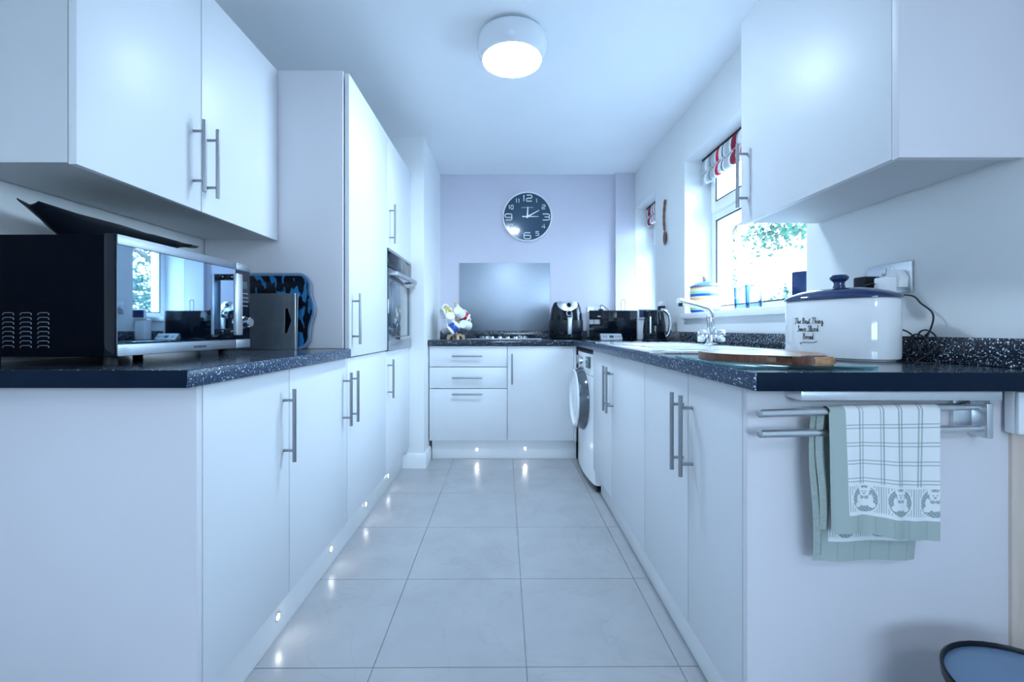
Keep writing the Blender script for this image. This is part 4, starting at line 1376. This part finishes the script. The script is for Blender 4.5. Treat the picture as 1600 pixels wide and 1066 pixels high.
# louvre vents on the near side
v = MB()
for c in range(6):
    for r in range(8):
        yv = -0.0006
        xc = -0.170 - c * 0.041
        zc_ = 0.122 - r * 0.0108
        pp = [(xc - 0.013, yv, zc_ - 0.003), (xc - 0.011, yv, zc_ + 0.001), (xc - 0.006, yv, zc_ + 0.0022), (xc + 0.008, yv, zc_ + 0.0022), (xc + 0.0125, yv, zc_ + 0.001), (xc + 0.013, yv, zc_ - 0.003)]
        v.tube([tuple(Mm @ Vector(q)) for q in pp], 0.0010, 5)
v.build('vent_louvres', darkgrey_m, bd)
MB().box((-0.0300, 0.0, zb), (-0.004, L, ztp), 0.002, Mm).build('bezel', blackg_m, t)
Ld = 0.431
dr_ = MB().box((-0.004, 0.001, zb + 0.001), (-0.001, Ld, ztp - 0.001), 0.0006, Mm).build('door', blackg_m, t)
dc_ = 0.029
MB().box((-0.0012, 0.0015, zb + dc_), (0.0002, Ld - 0.0005, ztp - dc_ + 0.004), 0.0, Mm).build('door_glass', mirror_m, dr_)
MB().box((-0.0012, 0.0015, ztp - dc_ + 0.005), (0.001, Ld - 0.0005, ztp - 0.001), 0.0005, Mm).build('top_trim', mwtrim_m, dr_)
lt = MB().box((-0.0012, 0.0015, zb + 0.001), (0.001, Ld - 0.0005, zb + dc_ - 0.001), 0.0005, Mm).build('bottom_trim', mwtrim_m, dr_)
# handle
hm = MB()
hm.box((0.030, 0.372, 0.066), (0.042, 0.404, 0.262), 0.003, Mm)
hm.build('handle', bsteel_m, dr_)
for za in (0.068, 0.242):
    MB().box((0.000, 0.374, za), (0.030, 0.402, za + 0.018), 0.002, Mm).build('handle_mount', blackg_m, dr_)
cp = MB().box((-0.004, Ld + 0.002, zb + 0.001), (-0.001, L - 0.001, ztp - 0.001), 0.0006, Mm).build('control_panel', darkgrey_m, t)
MB().box((-0.0012, Ld + 0.0025, ztp - dc_ + 0.005), (0.001, L - 0.002, ztp - 0.001), 0.0005, Mm).build('top_trim', mwtrim_m, cp)
MB().box((-0.0012, Ld + 0.0025, zb + 0.001), (0.001, L - 0.002, zb + dc_ - 0.001), 0.0005, Mm).build('bottom_trim', mwtrim_m, cp)
MB().box((-0.0012, Ld + 0.0025, zb + dc_), (0.0002, L - 0.002, ztp - dc_ + 0.004), 0.0, Mm).build('panel_glass', blackg_m, cp)
MB().box((0.0, Ld + 0.022, 0.222), (0.0012, L - 0.018, 0.246), 0.0004, Mm).build('display', lcd_m, cp)
bt = MB()
for i in range(4):
    bt.box((0.0, Ld + 0.016, 0.205 - i * 0.014), (0.0012, L - 0.014, 0.2075 - i * 0.014), 0.0004, Mm)
bt.build('button_row', grey_m, cp)
kb = MB().lathe([(0, 0), (0.021, 0), (0.021, 0.005), (0.0185, 0.007), (0.0175, 0.026), (0.0155, 0.028), (0, 0.0275)], Mm @ T(0.0, Ld + 0.040, 0.108) @ R(PI / 2, 'Y'), 28).build('dial', chrome_m, cp)
MB().lathe([(0, 0.0286), (0.0135, 0.0286), (0.0138, 0.027)], Mm @ T(0.0, Ld + 0.040, 0.108) @ R(PI / 2, 'Y'), 24).build('dial_face', steel_m, kb)
for yy in (0.05, L - 0.05):
    for xx in (-0.06, -0.35):
        MB().tube([tuple(Mm @ Vector((xx, yy, 0.0006))), tuple(Mm @ Vector((xx, yy, zb)))], 0.014, 14).build('foot', rubber_m, t)


def text_mesh(s, size, M, name, m, parent, extrude=0.0002):
    cu = bpy.data.curves.new(name, 'FONT')
    cu.body = s; cu.size = size; cu.extrude = extrude; cu.align_x = 'CENTER'
    o = bpy.data.objects.new(name, cu)
    C.objects.link(o)
    dg = bpy.context.evaluated_depsgraph_get()
    me = bpy.data.meshes.new_from_object(o.evaluated_get(dg))
    bpy.data.objects.remove(o, do_unlink=True)
    base = root_loc(parent)
    me.transform(T(*(-base)) @ M)
    me.materials.clear(); me.materials.append(m)
    q = bpy.data.objects.new(name, me); C.objects.link(q); q.parent = parent
    return q


text_mesh('KENWOOD', 0.0095, Mm @ T(0.0014, 0.268, zb + 0.0095) @ R(PI / 2, 'Z') @ R(PI / 2, 'X'), 'lettering', ink_m, lt)
st = MB()
for i in range(4):
    st.box((0.0011, 0.012, zb + 0.008 + i * 0.0035), (0.0013, 0.030 - (i % 2) * 0.004, zb + 0.0095 + i * 0.0035), 0, Mm)
st.build('small_label', grey_m, lt)

# black dish on the microwave
t = thing('serving_dish', 'long black curved dish with upturned ends on top of the microwave', 'dish', (-1.17, 1.35, WT + ztp))
zt_ = WT + ztp + 0.0015
nL, nW = 32, 14


def lerp(x, xs, ys):
    return float(np.interp(x, xs, ys))


ring_all = []
for i in range(nL + 1):
    f = i / nL
    yy = 1.09 + 0.47 * f
    xc = lerp(f, [0, .4, 1], [-1.200, -1.178, -1.150])
    wd_ = lerp(f, [0, .12, .35, .55, .8, .92, 1], [.027, .044, .074, .078, .052, .030, .024])
    zr = lerp(f, [0, .15, .5, .85, 1], [1.309, 1.296, 1.280, 1.284, 1.290])
    zbm = lerp(f, [0, .07, .2, .32, .6, .8, .92, 1], [1.300, 1.274, 1.230, zt_, zt_, 1.245, 1.276, 1.284])
    row = []
    for k in range(nW + 1):
        c = -1 + 2 * k / nW
        row.append((xc + wd_ * c, yy, zbm + (zr - zbm) * abs(c) ** 2.2 + (0.008 * (c < 0) * (-c) if f < 0.1 else 0)))
    ring_all.append(row + [(p[0], p[1], p[2] + 0.004) for p in row[::-1]])
mb = MB()
mb.loft(ring_all)
mb.build('shell', black_m, t, 50)
MB().lathe([(0, -0.003), (0.020, -0.001), (0.026, 0.004), (0.015, 0.006), (0.0, 0.003)], T(-1.149, 1.578, 1.289), 24, sx=1.0, sy=1.2).build('thumb_grip', darkgrey_m, t)

# tray and metal board leaning at the larder side
t = thing('serving_tray', 'blue and black rounded serving tray standing against the larder side', 'tray', (-1.0, 1.86, WT))
Mt = T(-1.0, 1.855, WT + 0.001) @ R(math.radians(-2), 'X') @ R(PI / 2, 'X')     # local x = X, y = Z
tx0, tx1, ty1 = -0.28, 0.168, 0.318


def trout(d):
    p = []
    p += arc(tx1 - 0.05, ty1 - 0.05, 0.05 + d, PI / 2, 0, 8)
    for z in np.linspace(ty1 - 0.07, 0.08, 10):
        f = (z - 0.08) / (ty1 - 0.15)
        p.append((tx1 + d + 0.018 * math.sin(PI * min(1, max(0, f))) ** 2, z))
    p += arc(tx1 - 0.05, 0.05, 0.05 + d, 0, -PI / 2, 8)
    p += arc(tx0 + 0.05, 0.05, 0.05 + d, -PI / 2, -PI, 8)
    p += arc(tx0 + 0.05, ty1 - 0.05, 0.05 + d, PI, PI / 2, 8)
    return p


def t3(poly, h):
    return [tuple(Mt @ Vector((a, b + 0.0, h))) for a, b in poly]


mb = MB()
mb.loft([t3(trout(-0.03), 0.002), t3(trout(-0.025), 0.0), t3(trout(-0.004), 0.014), t3(trout(0.0), 0.016), t3(trout(-0.002), 0.018), t3(trout(-0.026), 0.006), t3(trout(-0.034), 0.005)])
mb.build('dish', tray_m, t, 60)
MB().loft([t3(trout(-0.004), 0.014), t3(trout(0.004), 0.0175), t3(trout(0.003), 0.021), t3(trout(-0.005), 0.0225), t3(trout(-0.009), 0.019), t3(trout(-0.004), 0.014)], caps=False).build('rim', MATS['blue_grey_plastic'], t, 60)
t = thing('metal_board', 'grey metal baking sheet with a diamond hand hole in front of the blue tray', 'baking sheet', (-1.0, 1.80, WT))
yb = 1.79
xr_ = (463 - 791.5) * yb / 680
zt2 = H + (513 - 458.5) * yb / 680
Mb = T(0, yb, WT + 0.001) @ R(math.radians(-3), 'X')
hz0, hz1 = H + (513 - 521) * yb / 680 - WT, H + (513 - 482) * yb / 680 - WT
hxa, hxb = (443 - 791.5) * yb / 680, (454 - 791.5) * yb / 680
hh_ = zt2 - WT
xl_ = -1.26
hex_hole = [(hxa, hz0), (hxa + 0.010, hz0), (hxb, (hz0 + hz1) / 2), (hxa + 0.010, hz1), (hxa, hz1)]
mb = MB()
mb.box((xl_, 0, 0), (hxa, 0.008, hh_), 0.001, Mb); mb.box((hxb, 0, 0), (xr_, 0.008, hh_), 0.001, Mb)
mb.box((hxa, 0, 0), (hxb, 0.008, hz0), 0, Mb); mb.box((hxa, 0, hz1), (hxb, 0.008, hh_), 0, Mb)
zm = (hz0 + hz1) / 2
for za, zb__ in ((hz0, zm), (zm, hz1)):
    lo = za == hz0
    tri = [(hxa + 0.012, hz0), (hxb, hz0), (hxb, zm)] if lo else [(hxb, zm), (hxb, hz1), (hxa + 0.012, hz1)]
    mb.prism(tri, -0.008, 0.0, Mb @ R(PI / 2, 'X'))
mb.build('sheet', darkgrey_m, t, 20)
bx('edge_lip', alu_m, t, (xr_ - 0.004, yb - 0.010, WT + 0.001), (xr_ + 0.001, yb - 0.003, WT + hh_), 0.001, None)

# ------------------------------------------------------------------ far corner appliances
# air fryer
fx_, fy_ = 0.487, 3.565
t = thing('air_fryer', 'glossy black air fryer with silver top and drawer handle', 'air fryer', (fx_, fy_, WT))
prof = [(0, 0.001), (0.120, 0.001), (0.130, 0.010), (0.136, 0.06), (0.136, 0.12), (0.131, 0.19), (0.120, 0.25), (0.107, 0.285), (0.097, 0.298), (0, 0.300)]
MB().lathe(prof, T(fx_, fy_, WT), 48, sy=1.0).build('body', blackg_m, t)
MB().lathe([(0.1372, 0.060), (0.1380, 0.064), (0.1374, 0.150), (0.136, 0.152)], T(fx_, fy_, WT), 48).build('drawer_seam', black_m, t)
# silver bib on the top front
g = []
for i in range(13):
    f = i / 12
    a = -PI / 2 + (f - 0.5) * 1.95
    depth = 0.075 * (1 - (2 * f - 1) ** 2)
    row = []
    for j in range(9):
        z = 0.2985 - (j / 8) * depth
        if z > 0.285:
            r = 0.097 + (0.298 - z) / 0.013 * 0.010
        elif z > 0.25:
            r = 0.107 + (0.285 - z) / 0.035 * 0.013
        else:
            r = 0.120 + (0.25 - z) / 0.06 * 0.011
        r += 0.0018
        row.append((fx_ + r * math.cos(a), fy_ + r * math.sin(a), WT + z + 0.0008))
    g.append(row)
MB().loft(g, closed_ring=False).build('silver_cowl', alu_m, t)
MB().lathe([(0, 0.3004), (0.096, 0.2996), (0.094, 0.303), (0.06, 0.3045), (0, 0.305)], T(fx_, fy_, WT), 40).build('top_plate', alu_m, t)
for zz, r1 in ((0.272, 0.115), (0.205, 0.132)):
    kk = MB().lathe([(0, 0), (0.022, 0), (0.022, 0.006), (0.017, 0.009), (0.014, 0.004), (0, 0.004)], T(fx_ + 0.006, fy_ - r1, WT + zz) @ R(PI / 2 - 0.2, 'X'), 24).build('dial', chrome_m, t)
    MB().lathe([(0, 0.0042), (0.0135, 0.0042), (0.0135, 0.006), (0, 0.0065)], T(fx_ + 0.006, fy_ - r1, WT + zz) @ R(PI / 2 - 0.2, 'X'), 20).build('dial_face', blackg_m, kk)
MB().box((fx_ - 0.012, fy_ - 0.178, WT + 0.035), (fx_ + 0.024, fy_ - 0.150, WT + 0.175), 0.010, None, 3).build('handle', bsteel_m, t)
MB().box((fx_ - 0.006, fy_ - 0.155, WT + 0.06), (fx_ + 0.018, fy_ - 0.130, WT + 0.15), 0.004).build('handle_mount', black_m, t)

# socket on back wall
Mbk = T((930.5 - 791.5) * 3.86 / 680, YB, H + (513 - 487) * 3.86 / 680) @ R(PI, 'Z')
double_socket('brushed metal double socket on the back wall behind the toaster', Mbk)
p = thing('power_plug', 'black mains plug with a cord in the back wall socket', 'plug', tuple(Mbk @ Vector((-0.03, 0.02, 0.0))))
MB().box((-0.062, 0.0088, -0.020), (-0.024, 0.042, 0.022), 0.006, Mbk).build('body', black_m, p)
c0 = Mbk @ Vector((-0.04, 0.025, 0.02))
MB().tube(spl([c0, c0 + Vector((0.0, -0.01, 0.035)), c0 + Vector((0.03, -0.02, 0.02)), c0 + Vector((0.07, -0.04, -0.03)), c0 + Vector((0.08, -0.04, -0.12))]), 0.0032, 8).build('cord', rubber_m, p)
p = thing('power_plug', 'second black mains plug on the left of the back wall socket', 'plug', tuple(Mbk @ Vector((0.04, 0.02, 0.0))))
MB().box((0.022, 0.0088, -0.036), (0.062, 0.040, 0.004), 0.008, Mbk).build('body', black_m, p)

# toaster
tcx, tcy = (959.5 - 791.5) * 3.52 / 680, 3.60
Mto = T(tcx, tcy, WT) @ R(math.radians(0), 'Z')
t = thing('toaster', 'wide black glass fronted toaster with white end in the corner', 'toaster', (tcx, tcy, WT))
hwid = 39.0 * 3.52 / 680
hgt_ = 0.232
MB().box((-hwid + 0.004, -0.075, 0.012), (hwid - 0.004, 0.075, hgt_ - 0.004), 0.012, Mto).build('body', whiteg_m, t)
MB().box((-hwid, -0.082, 0.010), (hwid - 0.014, -0.0755, hgt_), 0.002, Mto).build('front_glass', blackg_m, t)
MB().box((hwid - 0.012, -0.082, 0.010), (hwid, -0.0755, hgt_), 0.002, Mto).build('side_strip', whiteg_m, t)
for ya in (-0.035, 0.015):
    MB().box((-0.15, ya, hgt_ - 0.0045), (0.15, ya + 0.025, hgt_ - 0.003), 0, Mto).build('bread_slot', rubber_m, t)
for xx in (-0.16, 0.16):
    for yy in (-0.05, 0.05):
        MB().tube([tuple(Mto @ Vector((xx, yy, 0.0008))), tuple(Mto @ Vector((xx, yy, 0.0125)))], 0.012, 12).build('foot', rubber_m, t)

# white canister with wire loop behind the toaster
kx, ky = 1.005, 3.742
t = thing('canister', 'white canister with a wire loop handle behind the toaster', 'canister', (kx, ky, WT))
MB().lathe([(0, 0.001), (0.066, 0.001), (0.068, 0.008), (0.068, 0.222), (0, 0.222)], T(kx, ky, WT), 32).build('body', whiteg_m, t)
MB().lathe([(0, 0.2225), (0.070, 0.2225), (0.070, 0.232), (0.06, 0.236), (0, 0.237)], T(kx, ky, WT), 32).build('lid', whiteg_m, t)
lp = [(kx - 0.017, ky, WT + 0.236)] + [(kx + 0.017 * math.cos(a), ky, WT + 0.318 + 0.017 * math.sin(a)) for a in np.linspace(PI, 0, 12)] + [(kx + 0.017, ky, WT + 0.236)]
MB().tube(lp, 0.0042, 10).build('wire_loop', steel_m, t)

# digital scales on a glass board
tag(MB().box((0.505, 2.58, WT + 0.0008), (0.90, 3.25, WT + 0.0060), 0.002).build('worktop_saver', saver_m), 'blue tinted glass worktop saver in the far corner beyond the sink', 'worktop saver')
t = thing('kitchen_scales', 'silver digital kitchen scales with a small display before the toaster', 'scales', (0.79, 3.28, WT + 0.007))
zsc = WT + 0.0066
Ms = T((954 - 791.5) * 3.2 / 680, 3.2, zsc)
hw2 = 16.5 * 3.2 / 680
MB().prism([(-0.042, 0), (0.012, 0), (0.012, 0.028), (0.004, 0.042), (-0.004, 0.042)], -hw2, hw2, Ms @ R(PI / 2, 'Y') @ R(PI / 2, 'Z') @ Matrix.Diagonal((1, 1, 1, 1))).build('body', alu_m, t)
zf_ = math.atan2(0.042, 0.038)
Mface = Ms @ T(0, -0.023, 0.021) @ R(zf_, 'X')
MB().box((-hw2 * 0.18, -0.012, 0.0), (hw2 * 0.22, 0.010, 0.0012), 0, Mface).build('display', lcd_m, t)
bm_ = MB()
for i in range(3):
    bm_.box((hw2 * 0.35 + i * 0.016, -0.008, 0), (hw2 * 0.35 + i * 0.016 + 0.010, 0.008, 0.001), 0, Mface)
    bm_.box((-hw2 * 0.8, -0.012 + i * 0.008, 0), (-hw2 * 0.4, -0.008 + i * 0.008, 0.001), 0, Mface)
bm_.build('buttons', grey_m, t)

# kettle
kx, ky = 0.985, 2.90
t = thing('kettle', 'black glossy jug kettle with a chrome handle by the right wall', 'kettle', (kx, ky, WT))
MB().lathe([(0, 0.001), (0.078, 0.001), (0.080, 0.010), (0.076, 0.018), (0, 0.018)], T(kx, ky, WT), 36).build('base', black_m, t)
MB().lathe([(0, 0.019), (0.072, 0.019), (0.074, 0.03), (0.070, 0.11), (0.060, 0.18), (0.054, 0.200), (0.045, 0.207), (0, 0.212)], T(kx, ky, WT), 40).build('body', blackg_m, t)
MB().prism([(-0.02, -0.012), (0.02, -0.012), (0.012, 0.014), (-0.012, 0.014)], 0.165, 0.2, T(kx - 0.058, ky - 0.012, WT) @ R(PI / 2, 'Z')).build('spout', blackg_m, t)
hp = spl([(kx + 0.035, ky - 0.02, WT + 0.208), (kx + 0.062, ky - 0.03, WT + 0.205), (kx + 0.088, ky - 0.035, WT + 0.17), (kx + 0.094, ky - 0.036, WT + 0.12), (kx + 0.086, ky - 0.033, WT + 0.06), (kx + 0.066, ky - 0.025, WT + 0.032)])
MB().tube(hp, 0.0125, 12).build('handle', chrome_m, t)
MB().box((kx - 0.051, ky - 0.064, WT + 0.055), (kx - 0.041, ky - 0.058, WT + 0.165), 0.003).build('water_gauge', appl_m, t)
# small white device with screen behind the kettle
ax_, ay_ = (1004.5 - 791.5) * 3.25 / 680, 3.27
t = thing('smart_meter', 'small white device with a dark blue screen behind the kettle', 'meter', (ax_, ay_, WT))
MB().box((ax_ - 0.03, ay_ - 0.02, WT + 0.001), (ax_ + 0.055, ay_ + 0.04, WT + 0.16), 0.008).build('stand', appl_m, t)
hdv = MB().box((ax_ - 0.038, ay_ - 0.035, WT + 0.155), (ax_ + 0.06, ay_ - 0.015, WT + 0.232), 0.006).build('head', appl_m, t)
MB().box((ax_ - 0.032, ay_ - 0.0365, WT + 0.168), (ax_ + 0.054, ay_ - 0.0345, WT + 0.224), 0.0).build('screen', navy_m, hdv)

# socket on right wall by window
Mw = T(XR, 3.14, H + (513 - 479) * 3.14 / 680 - 0.005) @ R(PI / 2, 'Z')
double_socket('brushed metal double socket on the right wall above the kettle', Mw)
p = thing('power_plug', 'black mains plug in the wall socket above the kettle', 'plug', tuple(Mw @ Vector((-0.03, 0.02, 0.0))))
MB().box((-0.064, 0.0088, -0.036), (-0.018, 0.050, 0.006), 0.006, Mw).build('body', black_m, p)

# mug tree
ux, uy = -0.403, 3.46
t = thing('mug_tree', 'pale wooden mug tree on an arched foot beside the hob', 'mug tree', (ux, uy, WT))
ft = MB()
for a in (0.35, 0.35 + PI / 2):
    M = T(ux, uy, WT) @ R(a, 'Z') @ R(PI / 2, 'X')
    pp = [(-0.074, 0.001), (-0.052, 0.001)] + [(-0.052 + 0.0 + 0.036 * (1 - math.cos(q)) * 0.6, 0.026 * math.sin(q)) for q in np.linspace(0.2, PI / 2, 5)] + \
         [(0.052 - 0.036 * (1 - math.cos(q)) * 0.6, 0.026 * math.sin(q)) for q in np.linspace(PI / 2, 0.2, 5)] + [(0.052, 0.001), (0.074, 0.001), (0.068, 0.034), (0.03, 0.046), (-0.03, 0.046), (-0.068, 0.034)]
    ft.prism(pp, -0.010, 0.010, M)
ft.build('foot', pine_m, t)
MB().lathe([(0, 0.046), (0.014, 0.046), (0.011, 0.06), (0.011, 0.25), (0.013, 0.255), (0.010, 0.262), (0.013, 0.270), (0.010, 0.279), (0.013, 0.288), (0.008, 0.300), (0, 0.302)], T(ux, uy, WT), 20).build('post', pine_m, t)
pegs = []
for zz in (0.215, 0.130):
    for k in range(3):
        a = math.radians(-95 + k * 120 + (0 if zz > 0.15 else 50))
        p0 = Vector((ux, uy, WT + zz)); d = Vector((math.cos(a), math.sin(a), 0.55)).normalized()
        MB().tube([p0 + d * 0.008, p0 + d * 0.055], [0.0055, 0.0045], 10).build('peg', pine_m, t)
        pegs.append((p0 + d * 0.05, a))


def mug(label, c, axis, m, roll=0.0, band=None):
    """mug whose opening points along axis"""
    r = thing('mug', label, 'mug', c, 'mugs on the mug tree')
    q = Vector(axis).to_track_quat('Z', 'Y').to_matrix().to_4x4()
    M = T(*c) @ q @ R(roll, 'Z')
    MB().lathe([(0, -0.042), (0.030, -0.042), (0.034, -0.038), (0.039, 0.0), (0.040, 0.042), (0.0375, 0.042), (0.036, 0.0), (0.031, -0.036), (0, -0.038)], M, 32).build('cup', m, r)
    hh = [tuple(M @ Vector((0.037 + 0.026 * math.sin(a), 0, 0.026 * math.cos(a)))) for a in np.linspace(0.15, PI - 0.15, 12)]
    MB().tube(hh, 0.0055, 10).build('handle', m, r)
    if band:
        MB().lathe([(0.0385, -0.020), (0.0402, -0.016), (0.0412, 0.020), (0.0405, 0.024)], M, 32).build('decoration', band, r)


px2 = 3.42 / 680


def at(x, y, d=3.40):
    return ((x - 791.5) * d / 680, d, H + (513 - y) * d / 680)


mug('white mug seen base first at the top right of the mug tree', at(717.5, 488, 3.40), (0.25, 0.9, -0.35), whiteg_m, roll=PI / 2 - 0.3)
mug('yellow and grey banded mug on the upper left of the mug tree', at(698, 488, 3.475), (-0.75, -0.5, -0.25), whiteg_m, roll=PI / 2, band=yellow_m)
mug('white mug with a blue dot low on the left of the mug tree', at(703, 497.5, 3.345), (-0.2, 0.85, -0.5), whiteg_m, roll=1.2, band=None)
mug('red patterned mug behind the top white mug', at(724, 494, 3.50), (0.8, 0.35, -0.5), whiteg_m, roll=1.0, band=red_m)
mug('white mug with blue painted pattern at the front of the mug tree', at(709, 512, 3.355), (-0.55, -0.15, -0.5), whiteg_m, roll=PI / 2, band=bluepat_m)
mug('plain white mug on the lower right of the mug tree', at(727, 508, 3.40), (0.35, 0.85, -0.15), whiteg_m, roll=2.2)
mug('pale grey mug at the lower back of the mug tree', at(700, 513, 3.55), (-0.6, 0.6, -0.3), appl_m, roll=1.8)

# ------------------------------------------------------------------ window sill things, spoon, blinds
jx, jy = 1.186, 2.60
zs = 1.0868
t = thing('biscuit_jar', 'colourful striped jar with a blue lid on the window sill', 'jar', (jx, jy, zs))
MB().lathe([(0, 0), (0.076, 0), (0.082, 0.008), (0.084, 0.03), (0.084, 0.140), (0.080, 0.150), (0, 0.150)], T(jx, jy, zs), 44).build('body', jar_m, t)
jl = MB().lathe([(0, 0.1505), (0.086, 0.1505), (0.087, 0.156), (0.065, 0.172), (0.03, 0.184), (0.014, 0.188), (0.012, 0.196), (0, 0.196)], T(jx, jy, zs), 44).build('lid', mat('blue_lid_glaze', (0.10, 0.20, 0.52), 0.1, nscale=30, namt=0.3), t)
MB().lathe([(0, 0.1965), (0.011, 0.1965), (0.017, 0.207), (0.015, 0.218), (0, 0.222)], T(jx, jy, zs), 20).build('knob', pink_m, jl)
for i, (gx, gy, lab) in enumerate(((1.195, 2.21, 'left glass tumbler on the window sill'), (1.178, 2.075, 'right glass tumbler on the window sill nearer the bread bin'))):
    o = MB().lathe([(0, 0.0005), (0.031, 0.0005), (0.034, 0.006), (0.037, 0.115), (0.0355, 0.115), (0.032, 0.014), (0, 0.012)], T(gx, gy, zs), 32).build('tumbler', tumbler_m, loc=(gx, gy, zs))
    tag(o, lab, 'glass', 'tumblers on the window sill')
t = thing('radio', 'small dark blue radio speaker on the window sill', 'radio', (1.225, 1.77, zs))
Mra = T(1.225, 1.795, zs) @ R(math.radians(38), 'Z')
MB().box((-0.045, -0.03, 0.0008), (0.045, 0.03, 0.140), 0.006, Mra).build('body', navy_m, t)
MB().lathe([(0, 0.002), (0.022, 0.002), (0.028, 0.004), (0.030, 0.0)], Mra @ T(0.0, -0.030, 0.095) @ R(PI / 2, 'X'), 28).build('speaker_cone', binblue_m, t)
MB().lathe([(0, 0.004), (0.008, 0.004), (0.009, 0.0)], Mra @ T(0.0, -0.030, 0.03) @ R(PI / 2, 'X'), 20).build('dial', chrome_m, t)

sx_, sy_ = XR - 0.012, 3.08
t = thing('wooden_spoon', 'dark wooden spoon hanging on the wall between the windows', 'spoon', (sx_, sy_, 1.74))
mb = MB()
zA, zB = H + (513 - 313) * 3.08 / 680, H + (513 - 382) * 3.08 / 680
hp = spl([(sx_, 3.068, zA), (sx_, 3.078, zA - 0.02), (sx_, 3.094, zA - 0.08), (sx_, 3.096, zA - 0.14), (sx_, 3.085, zA - 0.21)])
mb.tube(hp, [0.008 + 0.001 * math.sin(i) for i in range(len(hp))], 10)
mb.build('handle', spoon_m, t)
Msp = T(sx_, 3.075, zB + 0.046) @ R(-PI / 2, 'Y')
MB().lathe([(0, -0.010), (0.020, -0.008), (0.030, 0.002), (0.028, 0.003), (0.015, -0.002), (0, -0.003)], Msp, 28, sx=1.75, sy=0.95).build('spoon_bowl', spoon_m, t)


def blind(label, y0, y1, ztop_, x):
    t = thing('roman_blind', label, 'blind', (x, (y0 + y1) / 2, ztop_))
    bx('head_rail', rubber_m, t, (x - 0.004, y0, ztop_ - 0.012), (x + 0.03, y1, ztop_ - 0.001), 0.001)
    prof = [(0, -0.012), (-0.008, -0.03), (-0.011, -0.06), (-0.008, -0.085), (0.004, -0.092), (0.004, -0.096), (-0.004, -0.10), (-0.013, -0.118), (-0.016, -0.14), (-0.012, -0.16), (0.002, -0.166), (0.02, -0.160), (0.026, -0.12)]
    ring = []
    for y in np.linspace(y0 + 0.002, y1 - 0.002, 30):
        ring.append([(x + a + 0.0015 * math.sin(y * 60), y, ztop_ + b + 0.0015 * math.sin(y * 23)) for a, b in prof])
    MB().loft(ring, closed_ring=False).build('cloth', blind_m, t, 60)
    wt_ = MB()
    ring2 = [[(x - 0.0135 + 0.0, y, ztop_ - 0.093), (x - 0.010, y, ztop_ - 0.0905), (x - 0.006, y, ztop_ - 0.0945)] for y in (y0 + 0.002, y1 - 0.002)]
    wt_.loft(ring2)
    wt_.build('fold_edge', trim_m, t)


blind('striped red and grey roman blind at the window above the sink', 1.66, 2.735, W1[3], 1.232)
blind('striped red and grey roman blind at the small far window', 3.33, 3.80, W2[3], 1.225)
